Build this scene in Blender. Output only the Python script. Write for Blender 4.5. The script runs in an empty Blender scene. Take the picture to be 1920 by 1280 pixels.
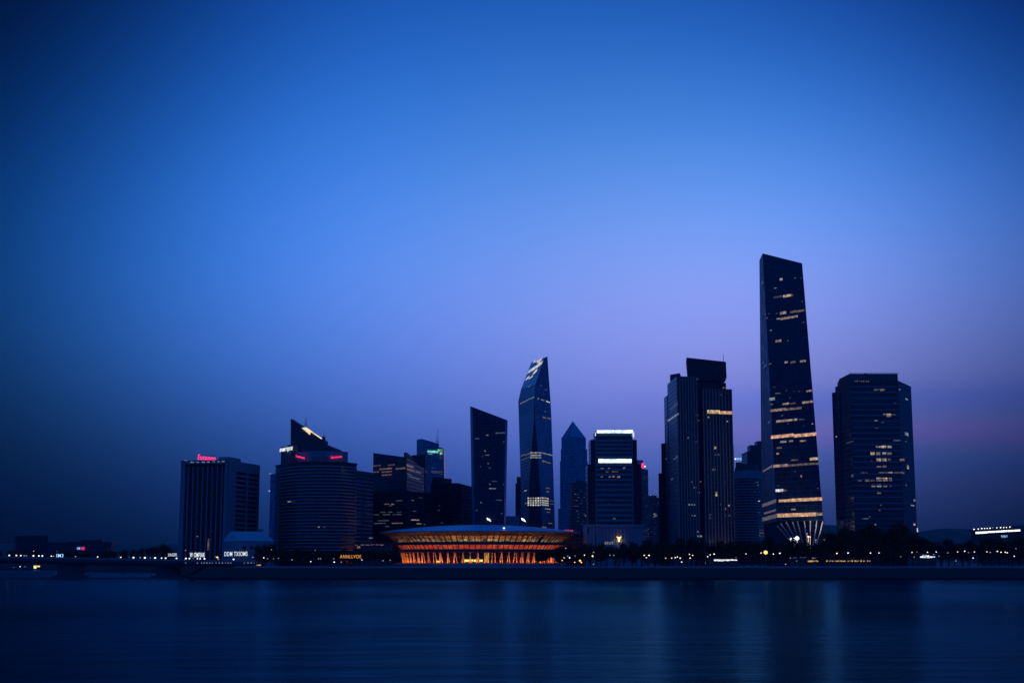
import bpy, bmesh, math, random
from mathutils import Vector, Matrix
random.seed(7)
sc = bpy.context.scene
COL = sc.collection
R = math.radians
# ------------------------------------------------------------------ camera
F = 2667.0                     # focal length in pixels of the 1920 wide photograph (50 mm)
TH = math.atan(408 / F)        # camera tilted up, horizon at row 1048
CAMZ = 14.0                    # eye height over the water
G = 8.0                        # height of the promenade over the water
ct, st = math.cos(TH), math.sin(TH)
def ray(px, py):
    x, v = (px - 960) / F, (640 - py) / F
    return Vector((x, ct - v * st, st + v * ct))
def at(px, py, Y):
    d = ray(px, py)
    t = Y / d.y
    return Vector((d.x * t, Y, CAMZ + d.z * t))
def g(px, Y): p = at(px, 1048, Y); return (p.x, p.y)
def zt(px, py, Y): return at(px, py, Y).z
cam = bpy.data.cameras.new('camera'); cam.lens = 36 * F / 1920; cam.sensor_width = 36
cam.clip_start = 0.5; cam.clip_end = 30000
co = bpy.data.objects.new('camera', cam); COL.objects.link(co)
co.location = (0, 0, CAMZ); co.rotation_euler = (R(90) + TH, 0, 0); sc.camera = co
sc.view_settings.view_transform = 'Standard'; sc.view_settings.look = 'None'
sc.view_settings.exposure = 0; sc.view_settings.gamma = 1
sc.cycles.use_denoising = True
sc.cycles.max_bounces = 5; sc.cycles.diffuse_bounces = 2; sc.cycles.glossy_bounces = 3
sc.cycles.volume_bounces = 0; sc.cycles.sample_clamp_indirect = 3
sc.cycles.caustics_reflective = False; sc.cycles.caustics_refractive = False
# ------------------------------------------------------------------ node helpers
class NT:
    def __init__(s, nt): s.nt = nt; s.n = nt.nodes; s.l = nt.links
    def add(s, t, **k):
        n = s.n.new(t)
        for a, b in k.items(): setattr(n, a, b)
        return n
    def put(s, sock, v):
        if isinstance(v, bpy.types.NodeSocket): s.l.new(v, sock)
        elif v is not None: sock.default_value = v
    def m(s, op, a, b=None, c=None, clamp=False):
        n = s.add('ShaderNodeMath', operation=op, use_clamp=clamp)
        for i, v in enumerate((a, b, c)): s.put(n.inputs[i], v)
        return n.outputs[0]
    def vm(s, op, a, b=None, c=None):
        n = s.add('ShaderNodeVectorMath', operation=op)
        for i, v in enumerate((a, b, c)):
            if v is not None: s.put(n.inputs[i], v)
        return n.outputs[0]
    def sep(s, v):
        n = s.add('ShaderNodeSeparateXYZ'); s.put(n.inputs[0], v); return n.outputs
    def comb(s, x, y, z=0.0):
        n = s.add('ShaderNodeCombineXYZ')
        for i, v in enumerate((x, y, z)): s.put(n.inputs[i], v)
        return n.outputs[0]
    def mix(s, f, a, b):
        n = s.add('ShaderNodeMix', data_type='RGBA')
        s.put(n.inputs[0], f)
        for i, v in ((6, a), (7, b)):
            if not isinstance(v, bpy.types.NodeSocket): v = (v[0], v[1], v[2], 1)
            s.put(n.inputs[i], v)
        return n.outputs[2]
    def rng(s, v, a, b, c, d, smooth=False):
        n = s.add('ShaderNodeMapRange')
        if smooth: n.interpolation_type = 'SMOOTHSTEP'
        for i, x in enumerate((v, a, b, c, d)): s.put(n.inputs[i], x)
        return n.outputs[0]
def new_mat(name):
    m = bpy.data.materials.new(name); m.use_nodes = True
    t = NT(m.node_tree); b = t.n['Principled BSDF']
    return m, t, b
def rgb(c): return (c[0], c[1], c[2], 1)
# ------------------------------------------------------------------ sky: clear blue hour, afterglow behind the skyline
SKY = [(0, 0, (-4.8124, -3.3824, -1.6757)), (0, 1, (16.7177, 9.7806, 7.24)), (0, 2, (-21.0697, -9.7509, -8.6274)), (0, 3, (-4.3748, -2.2333, 0.1324)), (0, 4, (1.1696, -0.3975, 0.4515)), (0, 5, (2.0718, 0.0698, 0.0416)), (0, 6, (1.737, 0.1705, -0.1447)), (1, 0, (1.5039, 0.8801, 0.7415)), (1, 1, (3.3701, -0.9894, -2.7066)), (1, 2, (-7.1334, 1.1156, 2.97)), (1, 3, (-0.8756, -0.726, -0.0836)), (1, 4, (1.2392, -0.7781, -0.6852)), (1, 5, (1.4304, -0.5073, -0.5679)), (2, 0, (-2.9523, -2.8429, -3.6603)), (2, 1, (4.7882, 10.4737, 14.5652)), (2, 2, (-3.7449, -6.5946, -7.9048)), (2, 3, (-1.7183, -5.1693, -6.5771)), (2, 4, (-0.2273, -2.9027, -3.8819)), (3, 0, (-0.7926, -0.4802, 0.3031)), (3, 1, (3.8149, 2.2203, 2.1424)), (3, 2, (-0.3755, 0.9238, 0.6205)), (3, 3, (-0.3407, 0.0628, -0.2523)), (4, 0, (-5.5123, -5.0402, -4.9413)), (4, 1, (-3.0462, -1.4659, -1.07)), (4, 2, (-2.3007, -2.8124, -3.3409))]
BANDS = [(4.75, 0.5, (0.331, -0.096, 0.096)), (6.05, 0.6, (-0.38, -0.186, 0.067)), (3.6, 0.55, (-0.351, -0.024, 0.083))]
def make_world():
    w = bpy.data.worlds.new('World'); sc.world = w; w.use_nodes = True
    t = NT(w.node_tree); bg = t.n['Background']
    d = t.add('ShaderNodeTexCoord').outputs['Generated']
    x, y, z = t.sep(d)[:]
    az = t.m('DIVIDE', t.m('ARCTAN2', x, y), R(25))
    el = t.m('DIVIDE', t.m('ARCSINE', z), R(25))
    s, e = t.m('TANH', az), t.m('TANH', t.m('MAXIMUM', el, -0.02))
    sv, ev = t.comb(s, s, s), t.comb(e, e, e)
    cf = {(i, j): c for i, j, c in SKY}
    tot = None
    for i in range(4, -1, -1):
        js = sorted([j for (a, j) in cf if a == i], reverse=True)
        acc = None
        for j in js:
            c = tuple(cf[(i, j)])
            acc = c if acc is None else t.vm('MULTIPLY_ADD', acc, ev, c)
        tot = acc if tot is None else t.vm('MULTIPLY_ADD', tot, sv, acc)
    # faint layers of evening haze low on the right
    wob = t.add('ShaderNodeTexNoise'); wob.inputs['Scale'].default_value = 6; wob.inputs['Detail'].default_value = 2; t.put(wob.inputs[0], d)
    elw = t.m('ADD', t.m('MULTIPLY', el, 25), t.m('MULTIPLY', t.m('SUBTRACT', wob.outputs[0], .5), .7))
    sd = t.rng(t.m('MULTIPLY', az, 25), 2, 14, 0, 1, True)
    for c, w_, k in BANDS:
        gq = t.m('POWER', t.m('DIVIDE', t.m('SUBTRACT', elw, c), w_), 2)
        gv = t.m('MULTIPLY', t.m('EXPONENT', t.m('MULTIPLY', gq, -1)), sd)
        tot = t.vm('MULTIPLY_ADD', t.comb(gv, gv, gv), tuple(.8 * q for q in k), tot)
    r = t.sep(tot)
    glow = t.comb(*[t.m('MINIMUM', t.m('EXPONENT', r[k]), 1.2) for k in range(3)])
    na = t.add('ShaderNodeTexSky'); na.sky_type = 'NISHITA'; na.sun_disc = False
    na.sun_elevation = R(1.0); na.sun_rotation = R(8); na.altitude = 50; na.air_density = 1.2; na.ozone_density = 4
    rest = t.vm('MULTIPLY', na.outputs[0], (0.004, 0.006, 0.012))
    up = t.rng(el, -.1, 1.0, .25, 1, True)
    rest = t.vm('ADD', rest, t.vm('MULTIPLY', t.comb(up, up, up), (0.003, 0.085, 0.50)))
    mk = t.m('MULTIPLY', t.rng(t.m('ABSOLUTE', az), 1.0, 2.2, 1, 0, True), t.rng(el, 1.0, 2.0, 1, 0, True))
    t.put(bg.inputs[0], t.mix(mk, rest, glow))
    bg.inputs[1].default_value = 1.0
    w.cycles.sampling_method = 'MANUAL'; w.cycles.sample_map_resolution = 512
make_world()
sun = bpy.data.lights.new('sun', 'SUN'); sun.energy = 0.01; sun.angle = R(12); sun.color = (1, .8, .75)
so = bpy.data.objects.new('sun', sun); COL.objects.link(so)
so.rotation_euler = Vector((-0.14, -1, -0.05)).to_track_quat('-Z', 'Y').to_euler()   # last light, low behind the skyline
# ------------------------------------------------------------------ materials
def plain(name, c, rough=.7, var=.25, scale=.5, metal=0.0, spec=.4):
    m, t, b = new_mat(name)
    tc = t.add('ShaderNodeTexCoord').outputs['Object']
    n = t.add('ShaderNodeTexNoise'); n.inputs['Scale'].default_value = scale; n.inputs['Detail'].default_value = 4
    t.put(n.inputs[0], tc)
    f = n.outputs[0]
    t.put(b.inputs['Base Color'], t.mix(f, [k * (1 - var) for k in c], [k * (1 + var) for k in c]))
    t.put(b.inputs['Roughness'], t.rng(f, .3, .7, rough - .08, min(1, rough + .08)))
    b.inputs['Metallic'].default_value = metal
    b.inputs['Specular IOR Level'].default_value = spec
    return m
def uvm(t):
    u = t.add('ShaderNodeUVMap'); u.uv_map = 'UVMap'
    o = t.sep(u.outputs[0]); return o[0], o[1]
def facade(name, glass, band, fh=4.0, bf=.25, mw=1.5, mf=.1, rough=.12, brough=.6, tilt=.012, spec=.5):
    """curtain wall laid out in metres: floor bands, mullions, panes that differ a little"""
    m, t, b = new_mat(name)
    u, v = uvm(t)
    fu, fv = t.m('DIVIDE', u, mw), t.m('DIVIDE', v, fh)
    isb = t.m('LESS_THAN', t.m('FRACT', fv), bf)
    ism = t.m('LESS_THAN', t.m('FRACT', fu), mf)
    mask = t.m('MAXIMUM', isb, ism)
    wn = t.add('ShaderNodeTexWhiteNoise', noise_dimensions='2D')
    t.put(wn.inputs['Vector'], t.comb(t.m('FLOOR', fu), t.m('FLOOR', fv)))
    r = wn.outputs[0]
    gc = t.mix(r, [k * .5 for k in glass], [k * 1.6 for k in glass])
    tc = t.add('ShaderNodeTexCoord').outputs['Object']
    n = t.add('ShaderNodeTexNoise'); n.inputs['Scale'].default_value = .06; n.inputs['Detail'].default_value = 5
    t.put(n.inputs[0], tc)
    bc = t.mix(n.outputs[0], [k * .7 for k in band], [k * 1.3 for k in band])
    t.put(b.inputs['Base Color'], t.mix(mask, gc, bc))
    gr = t.rng(r, 0, 1, rough * .7, rough * 1.5)
    mixr = t.m('ADD', t.m('MULTIPLY', gr, t.m('SUBTRACT', 1, mask)), t.m('MULTIPLY', mask, brough))
    t.put(b.inputs['Roughness'], mixr)
    b.inputs['Specular IOR Level'].default_value = spec
    no = t.add('ShaderNodeNewGeometry').outputs['Normal']
    off = t.vm('SCALE', t.vm('SUBTRACT', wn.outputs[1], (.5, .5, .5)))
    off.node.inputs['Scale'].default_value = tilt
    t.put(b.inputs['Normal'], t.vm('NORMALIZE', t.vm('ADD', no, off)))
    return m
def lit(name, col, strength, cw=1.5, ch=2.0, var=.7, mull=.12, dark=.1, col2=None):
    """a lamp lit room behind panes: each pane lit a little differently, dark mullions between"""
    m, t, b = new_mat(name)
    u, v = uvm(t)
    fu, fv = t.m('DIVIDE', u, cw), t.m('DIVIDE', v, ch)
    oi = t.add('ShaderNodeObjectInfo').outputs['Random']
    wn = t.add('ShaderNodeTexWhiteNoise', noise_dimensions='3D')
    t.put(wn.inputs['Vector'], t.comb(t.m('FLOOR', fu), t.m('FLOOR', fv), t.m('MULTIPLY', oi, 77)))
    r = wn.outputs[0]
    w2 = t.add('ShaderNodeTexNoise'); w2.inputs['Scale'].default_value = .25; w2.inputs['Detail'].default_value = 3
    t.put(w2.inputs[0], t.comb(u, v, t.m('MULTIPLY', oi, 55)))
    f = t.m('MULTIPLY', t.rng(r, 0, 1, 1 - var, 1), t.rng(w2.outputs[0], .35, .65, .55, 1.25))
    mm = t.m('LESS_THAN', t.m('FRACT', fu), mull)
    f = t.m('MULTIPLY', f, t.rng(mm, 0, 1, 1, dark))
    b.inputs['Base Color'].default_value = (.02, .02, .025, 1)
    b.inputs['Roughness'].default_value = .3
    c = t.mix(t.sep(wn.outputs[1])[1], col, col2 or [min(1, k * 1.15 + .05) for k in col])
    t.put(b.inputs['Emission Color'], c)
    t.put(b.inputs['Emission Strength'], t.m('MULTIPLY', f, strength))
    return m
def glow(name, col, strength):
    m, t, b = new_mat(name)
    b.inputs['Base Color'].default_value = (.05, .05, .05, 1)
    oi = t.add('ShaderNodeObjectInfo').outputs['Random']
    b.inputs['Emission Color'].default_value = rgb(col)
    t.put(b.inputs['Emission Strength'], t.rng(oi, 0, 1, strength * .7, strength * 1.3))
    return m
M = {}
M['concrete'] = plain('concrete', (.30, .31, .32), .8, scale=.15)
M['pale'] = plain('pale_stone', (.42, .43, .45), .75, scale=.2)
M['mid'] = plain('grey_stone', (.21, .225, .25), .75, scale=.2)
M['darkc'] = plain('dark_cladding', (.05, .055, .065), .55)
M['metal'] = plain('dark_metal', (.10, .11, .12), .45, metal=.6)
M['post'] = plain('painted_post', (.12, .13, .14), .5)
M['roof'] = plain('roof_membrane', (.10, .105, .11), .8)
M['bark'] = plain('bark', (.05, .04, .03), .9, scale=2)
for i, c in enumerate(((.022, .036, .006), (.028, .040, .007), (.020, .032, .006))):
    M['leaf%d' % i] = plain('foliage', c, .8, .4, .8, spec=.04)
M['warm_hi'] = lit('warm_lit_room', (1, .55, .28), .85, col2=(1, .78, .55))
M['warm_mid'] = lit('warm_lit_room', (1, .60, .40), .48, col2=(1, .82, .70))
M['warm_low'] = lit('dim_warm_room', (.9, .62, .42), .22)
M['cool_hi'] = lit('white_lit_room', (.9, .95, 1), 1.2)
M['cool_mid'] = lit('pale_lit_room', (.75, .82, .95), .40)
M['cool_low'] = lit('dim_pale_room', (.5, .62, .85), .15)
M['strip'] = lit('warm_lit_floor', (1, .50, .27), .85, 2.2, 2, .45, .07, .35, col2=(1, .62, .36))
M['strip_low'] = lit('dim_lit_floor', (.9, .68, .5), .16, 2.2, 2, .6, .1, .3)
M['yellow'] = lit('yellow_lit_floor', (1, .66, .22), 1.1, 1.6, 2, .8, .12, .15, col2=(1, .85, .5))
M['pink_low'] = lit('dim_rosy_room', (.8, .42, .35), .20)
M['white'] = glow('white_light', (.86, .94, 1), 5)
M['letters_white'] = glow('white_neon', (.84, .93, 1), 1.05)
M['letters_red'] = glow('red_neon', (1, .03, .16), 1.6)
M['letters_orange'] = glow('orange_neon', (1, .35, .07), .8)
M['letters_blue'] = glow('blue_neon', (.35, .6, 1), 1.3)
M['letters_pink'] = glow('pink_neon', (1, .08, .3), 1.0)
M['screen_blue'] = glow('blue_screen', (.05, .12, .55), .5)
M['screen_red'] = glow('red_screen', (.8, .03, .12), .6)
M['lamp_white'] = glow('white_lamp', (.95, .97, 1), 2.1)
M['lamp_warm'] = glow('warm_lamp', (1, .62, .34), 2.1)
M['lamp_dim'] = glow('dim_lamp', (.7, .8, .9), .5)
M['lamp_amber'] = glow('amber_lamp', (1, .5, .12), 3)
# ------------------------------------------------------------------ objects
ORG = {}
def link(o, parent=None):
    COL.objects.link(o)
    if parent is not None: o.parent = parent
    return o
def tag(o, label=None, cat=None, group=None, kind=None):
    if label: o['label'] = label
    if cat: o['category'] = cat
    if group: o['group'] = group
    if kind: o['kind'] = kind
    return o
def thing(name, label, cat, loc, group=None):
    o = bpy.data.objects.new(name, None); o.empty_display_size = 1
    link(o); o.location = loc; ORG[o.name] = Vector(loc)
    return tag(o, label, cat, group)
def org(o):
    while o is not None:
        if o.name in ORG: return ORG[o.name]
        o = o.parent
    return Vector((0, 0, 0))
class MB:
    """collects shapes in world coordinates; build() links them as ONE mesh object"""
    def __init__(s): s.v = []; s.f = []; s.uv = []; s.mi = []
    def face(s, pts, uv=None, mi=0):
        k = len(s.v); s.v += [Vector(p) for p in pts]; s.f.append(list(range(k, k + len(pts))))
        s.uv.append(uv or [(0, 0)] * len(pts)); s.mi.append(mi)
    def prism(s, bot, top, mi=0, capmi=None, bottom=True, vtop=None):
        n = len(bot); u = 0.0
        for i in range(n):
            a, b = Vector(bot[i]), Vector(bot[(i + 1) % n]); c, d = Vector(top[(i + 1) % n]), Vector(top[i])
            w = max((b - a).length, (c - d).length)
            s.face([a, b, c, d], [(u, a.z), (u + w, b.z), (u + w, c.z), (u, d.z)], mi)
            u += w
        cm = mi if capmi is None else capmi
        s.face([Vector(p) for p in top], [(p[0], .9) for p in top], cm)
        if bottom: s.face([Vector(p) for p in reversed(bot)], [(p[0], .9) for p in reversed(bot)], cm)
        return s
    def box(s, c, sx, sy, sz, rz=0.0, mi=0):
        ca, sa = math.cos(rz), math.sin(rz)
        q = [(c[0] + x * ca - y * sa, c[1] + x * sa + y * ca) for x, y in ((-sx/2, -sy/2), (sx/2, -sy/2), (sx/2, sy/2), (-sx/2, sy/2))]
        return s.prism([(x, y, c[2] - sz / 2) for x, y in q], [(x, y, c[2] + sz / 2) for x, y in q], mi)
    def tube(s, a, b, r0, r1=None, n=8, mi=0):
        a, b = Vector(a), Vector(b); r1 = r0 if r1 is None else r1
        ax = (b - a).normalized(); k = Vector((1, 0, 0)) if abs(ax.x) < .9 else Vector((0, 1, 0))
        e1 = ax.cross(k).normalized(); e2 = ax.cross(e1)
        ring = lambda c, r: [c + e1 * r * math.cos(-6.2832 * i / n) + e2 * r * math.sin(-6.2832 * i / n) for i in range(n)]
        A, B = ring(a, r0), ring(b, r1)
        return s.prism(A[::-1], B[::-1], mi)
    def ball(s, c, r, mi=0, n=8, sq=1.0):
        c = Vector(c); rows = n // 2
        P = lambda i, j: c + Vector((r * math.sin(math.pi * i / rows) * math.cos(6.28318 * j / n), r * math.sin(math.pi * i / rows) * math.sin(6.28318 * j / n), r * sq * math.cos(math.pi * i / rows)))
        for i in range(rows):
            for j in range(n): s.face([P(i, j), P(i + 1, j), P(i + 1, j + 1), P(i, j + 1)], None, mi)
        return s
    def build(s, name, mat, parent=None, smooth=False):
        me = bpy.data.meshes.new(name); O = org(parent)
        me.from_pydata([tuple(v - O) for v in s.v], [], s.f)
        l = me.uv_layers.new(name='UVMap'); k = 0
        flat = [c for f in s.uv for p in f for c in p]
        l.data.foreach_set('uv', flat)
        for m in (mat if isinstance(mat, (list, tuple)) else [mat]): me.materials.append(m)
        me.polygons.foreach_set('material_index', s.mi)
        if smooth: me.polygons.foreach_set('use_smooth', [True] * len(s.f))
        me.validate(); me.update()
        return link(bpy.data.objects.new(name, me), parent)
def copy_tree(o, parent=None):
    c = o.copy(); COL.objects.link(c)
    if parent is not None: c.parent = parent
    for ch in list(o.children): copy_tree(ch, c)
    return c
def rect(L, N, Rr):
    """footprint from three seen corners (px, Y): left, near, right; the hidden one is added"""
    l, n, r = Vector(g(*L)), Vector(g(*N)), Vector(g(*Rr))
    return [tuple(l), tuple(n), tuple(r), tuple(l + r - n)]
def front(L, Rr, depth):
    l, r = Vector(g(*L)), Vector(g(*Rr)); d = (r - l).normalized(); b = Vector((-d.y, d.x)) * depth
    return [tuple(l), tuple(r), tuple(r + b), tuple(l + b)]
def wall(name, pts, z0, z1, mat, root, cap=None):
    zs = z1 if isinstance(z1, (list, tuple)) else [z1] * len(pts)
    mb = MB().prism([(x, y, z0) for x, y in pts], [(p[0], p[1], z) for p, z in zip(pts, zs)], 0, 1)
    return mb.build(name, [mat, cap or M['roof']], root)
def face_of(pts, i):
    a, b = pts[i], pts[(i + 1) % len(pts)]
    return (Vector((a[0], a[1], G)), Vector((b[0], b[1], G)), Vector((a[0], a[1], G + 100)))
def fnormal(f): return (f[1] - f[0]).cross(f[2] - f[0]).normalized()
def hit(px, py, f):
    n = fnormal(f); d = ray(px, py); c = Vector((0, 0, CAMZ))
    return c + d * ((f[0] - c).dot(n) / d.dot(n))
def window(root, f, x0, x1, y, h, mat, name='lit_window', proud=.22, deep=.1):
    """a lit window set in a facade plane; its size is measured on the photograph, it lies level on the wall"""
    n = fnormal(f); p = hit((x0 + x1) / 2, y, f)
    u = Vector((0, 0, 1)).cross(n).normalized(); v = n.cross(u)
    w0, w1 = (hit(x0, y, f) - p).dot(u), (hit(x1, y, f) - p).dot(u)
    hh = (hit((x0 + x1) / 2, y - h / 2, f) - hit((x0 + x1) / 2, y + h / 2, f)).length / 2
    c = [p + u * a + v * b for a, b in ((w0, -hh), (w1, -hh), (w1, hh), (w0, hh))]
    uv = [(w0, -hh), (w1, -hh), (w1, hh), (w0, hh)]
    A = [q - n * deep for q in c]; B = [q + n * proud for q in c]
    mb = MB(); mb.face(B, uv)
    for i in range(4):
        j = (i + 1) % 4; mb.face([A[i], A[j], B[j], B[i]])
    return mb.build(name, mat, root)
wcount = [0]
def lights(root, f, items, sc_, ox, oy, warm=.7, hk=1.0):
    """many windows of one facade: (x0, x1, y, h, brightness) read off an enlarged crop of the photograph"""
    for it in items:
        x0, x1, y, h, b = it[:5]; wcount[0] += 1
        w = random.random() < warm
        if len(it) > 5: m = it[5]
        elif b >= .8: m = 'warm_hi' if w else 'cool_hi'
        elif b >= .55: m = 'warm_mid' if w else 'cool_mid'
        elif b >= .35: m = 'warm_low' if w else 'cool_mid'
        else: m = 'warm_low' if w and b > .25 else 'cool_low'
        window(root, f, ox + x0 / sc_, ox + x1 / sc_, oy + y / sc_, max(h * hk / sc_, .9), M[m])
def antenna(root, px, y0, y1, Y, r=.18, name='antenna'):
    a, b = at(px, y1, Y), at(px, y0, Y); b.x = a.x
    return MB().tube(a, b, r * 1.5, r * .7, 6).build(name, M['metal'], root)
def text_mesh(body, width, height, depth, name, mat, parent, origin, u, v, shear=0):
    """lettering as a mesh: fitted to width x height metres, laid along u and v from its lower left corner"""
    cu = bpy.data.curves.new('lettering', 'FONT'); cu.body = body; cu.extrude = .05; cu.shear = shear; cu.offset = .004; cu.space_character = 1.18
    o = bpy.data.objects.new('lettering', cu); COL.objects.link(o)
    dg = bpy.context.evaluated_depsgraph_get(); dg.update()
    me = bpy.data.meshes.new_from_object(o.evaluated_get(dg)); bpy.data.objects.remove(o); bpy.data.curves.remove(cu)
    xs = [q.co.x for q in me.vertices]; ys = [q.co.y for q in me.vertices]
    n = u.cross(v); O = org(parent); ex = max(xs) - min(xs); ey = max(ys) - min(ys)
    for q in me.vertices:
        q.co = origin - O + u * ((q.co.x - min(xs)) / ex * width) + v * ((q.co.y - min(ys)) / ey * height) + n * ((q.co.z + .05) / .1 * depth)
    me.materials.clear(); me.materials.append(mat); me.name = name
    return link(bpy.data.objects.new(name, me), parent)
def sign(body, p0, p1, hpx, Y0, Y1, label, mat, cat='sign', name='lit_sign', back=True, shear=0, posts=0.0):
    """lettering whose foot runs from p0 at Y0 to p1 at Y1, hpx pixels tall"""
    a, b = at(p0[0], p0[1], Y0), at(p1[0], p1[1], Y1)
    u = (b - a).normalized(); hgt = hpx / F * (Y0 + Y1) / 2; n = u.cross(Vector((0, 0, 1))).normalized(); v = n.cross(u)
    w = (b - a).length
    t = thing(name, label, cat, a)
    text_mesh(body, w, hgt, .3, 'letters', mat, t, a + n * .12, u, v, shear)
    fr = MB()
    for k in (0.12, .88):
        fr.face([a + u * -.2 + v * hgt * k - n * .02, b + u * .2 + v * hgt * k - n * .02, b + u * .2 + v * (hgt * k + .18) - n * .02, a + u * -.2 + v * (hgt * k + .18) - n * .02])
        A = [a - u * .2 + v * hgt * k, b + u * .2 + v * hgt * k]
        fr.tube(A[0] - n * .15, A[1] - n * .15, .1, None, 4)
    if posts:
        k = max(2, int(w / 6))
        for i in range(k + 1):
            q = a + (b - a) * i / k - n * .3; fr.tube(q - Vector((0, 0, posts)), q + v * hgt * .9, .09, None, 4)
    fr.build('frame', M['darkc'], t)
    return t
# ------------------------------------------------------------------ water and land
def make_water():
    m, t, b = new_mat('river_water')
    geo = t.add('ShaderNodeNewGeometry').outputs['Position']
    def nz(sx, sy, sc_, det):
        n = t.add('ShaderNodeTexNoise'); n.inputs['Scale'].default_value = sc_; n.inputs['Detail'].default_value = det
        t.put(n.inputs[0], t.vm('MULTIPLY', geo, (sx, sy, 1))); return n.outputs[0]
    h = t.m('ADD', t.m('MULTIPLY', nz(.35, 1, .10, 4), 1.2), t.m('MULTIPLY', nz(.5, 1, .6, 3), .34))
    patch = nz(1, .5, .008, 3)
    bp = t.add('ShaderNodeBump'); bp.inputs['Distance'].default_value = 1.0
    t.put(bp.inputs['Strength'], t.rng(patch, .35, .65, .10, .42)); t.put(bp.inputs['Height'], h)
    t.put(b.inputs['Normal'], bp.outputs[0])
    t.n.remove(b)
    body = t.add('ShaderNodeBsdfDiffuse'); body.inputs[0].default_value = (.001, .008, .02, 1)
    gl = t.add('ShaderNodeBsdfGlossy'); gl.inputs['Color'].default_value = (.052, .215, .295, 1)   # reflection tint, darkens and blues the mirrored sky
    t.put(gl.inputs['Roughness'], t.rng(patch, .3, .7, .15, .24)); t.put(gl.inputs['Normal'], bp.outputs[0])
    fr = t.add('ShaderNodeFresnel'); fr.inputs['IOR'].default_value = 1.11
    mx = t.add('ShaderNodeMixShader'); t.put(mx.inputs[0], fr.outputs[0]); t.l.new(body.outputs[0], mx.inputs[1]); t.l.new(gl.outputs[0], mx.inputs[2])
    t.l.new(mx.outputs[0], t.n['Material Output'].inputs['Surface'])
    mb = MB(); mb.face([(-3000, -60, 0), (3000, -60, 0), (3000, 2300, 0), (-3000, 2300, 0)])
    tag(mb.build('water', m), kind='structure')
make_water()
def make_land():
    m, t, b = new_mat('land')
    geo = t.add('ShaderNodeNewGeometry').outputs['Position']
    n = t.add('ShaderNodeTexNoise'); n.inputs['Scale'].default_value = .05; n.inputs['Detail'].default_value = 6; t.put(n.inputs[0], geo)
    t.put(b.inputs['Base Color'], t.mix(t.rng(n.outputs[0], .4, .6, 0, 1), (.030, .040, .026), (.055, .055, .05))); b.inputs['Roughness'].default_value = .9
    ms, t, b = new_mat('revetment_stone')
    geo = t.add('ShaderNodeNewGeometry').outputs['Position']
    n = t.add('ShaderNodeTexNoise'); n.inputs['Scale'].default_value = .4; n.inputs['Detail'].default_value = 6; t.put(n.inputs[0], t.vm('MULTIPLY', geo, (.3, 1, 3)))
    t.put(b.inputs['Base Color'], t.mix(n.outputs[0], (.016, .017, .015), (.040, .040, .038))); b.inputs['Roughness'].default_value = .9; b.inputs['Specular IOR Level'].default_value = .08
    # shoreline (px, Y) from the far left round to the right
    shore = [(-420, 2060), (-60, 2040), (60, 2010), (128, 1960), (165, 1640), (292, 1560), (330, 1160), (372, 1022), (420, 1003), (700, 1000), (1200, 1000), (1500, 1001), (1920, 1000), (2700, 1000)]
    inner = [(-420, 2100), (-60, 2082), (66, 2054), (150, 1990), (180, 1672), (300, 1590), (346, 1175), (400, 1046), (440, 1032), (700, 1030), (1200, 1030), (1500, 1031), (1920, 1030), (2700, 1030)]
    S = [g(*p) for p in shore]; I = [g(*p) for p in inner]
    mb = MB()
    for i in range(len(S) - 1):
        a, b_, c, d = S[i], S[i + 1], I[i + 1], I[i]
        mb.face([(a[0], a[1], -1), (b_[0], b_[1], -1), (b_[0], b_[1], 1.0), (a[0], a[1], 1.0)], None, 1)
        am, bm = [(a[k] * .97 + d[k] * .03) for k in (0, 1)], [(b_[k] * .97 + c[k] * .03) for k in (0, 1)]
        mb.face([(a[0], a[1], 1.0), (b_[0], b_[1], 1.0), (bm[0], bm[1], 1.3), (am[0], am[1], 1.3)], None, 1)
        mb.face([(am[0], am[1], 1.3), (bm[0], bm[1], 1.3), (c[0], c[1], G), (d[0], d[1], G)], None, 1)
    tag(mb.build('river_bank', ms), kind='structure')
    mb = MB()
    far = 5600
    for i in range(len(I) - 1):
        a, b_ = I[i], I[i + 1]
        fa, fb = (a[0] * 1.0 if False else -3000 + 6000 * i / (len(I) - 1), far), (-3000 + 6000 * (i + 1) / (len(I) - 1), far)
        mb.face([(a[0], a[1], G), (b_[0], b_[1], G), (fb[0], fb[1], G), (fa[0], fa[1], G)])
    tag(mb.build('ground', m), kind='structure')
    mp = plain('promenade_paving', (.09, .09, .095), .8, scale=.3)
    mb = MB()
    for k, (z, d0, d1) in enumerate(((G + .004, 1.0, 14.0),)):
        P = [g(*p) for p in inner[8:]]
        for i in range(len(P) - 1):
            mb.face([(P[i][0], P[i][1] + d0, z), (P[i + 1][0], P[i + 1][1] + d0, z), (P[i + 1][0], P[i + 1][1] + d1, z), (P[i][0], P[i][1] + d1, z)])
    tag(mb.build('promenade', mp), kind='structure')
    mb = MB(); mk = MB()
    for i in range(1):
        mb.face([(-260, 1078, G + .004), (760, 1078, G + .004), (760, 1092, G + .004), (-260, 1092, G + .004)])
    tag(mb.build('road', plain('asphalt', (.045, .045, .05), .8, scale=.4)), kind='structure')
    # low wall along the water's edge of the promenade
    P = [g(*p) for p in inner[8:]]
    mb = MB()
    for i in range(len(P) - 1):
        a, b_ = P[i], P[i + 1]
        mb.prism([(a[0], a[1] + .1, G), (b_[0], b_[1] + .1, G), (b_[0], b_[1] + .6, G), (a[0], a[1] + .6, G)], [(a[0], a[1] + .1, G + 1.1), (b_[0], b_[1] + .1, G + 1.1), (b_[0], b_[1] + .6, G + 1.1), (a[0], a[1] + .6, G + 1.1)])
    tag(mb.build('parapet_wall', M['concrete']), 'low stone parapet wall running along the whole water edge of the promenade', 'wall')
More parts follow.
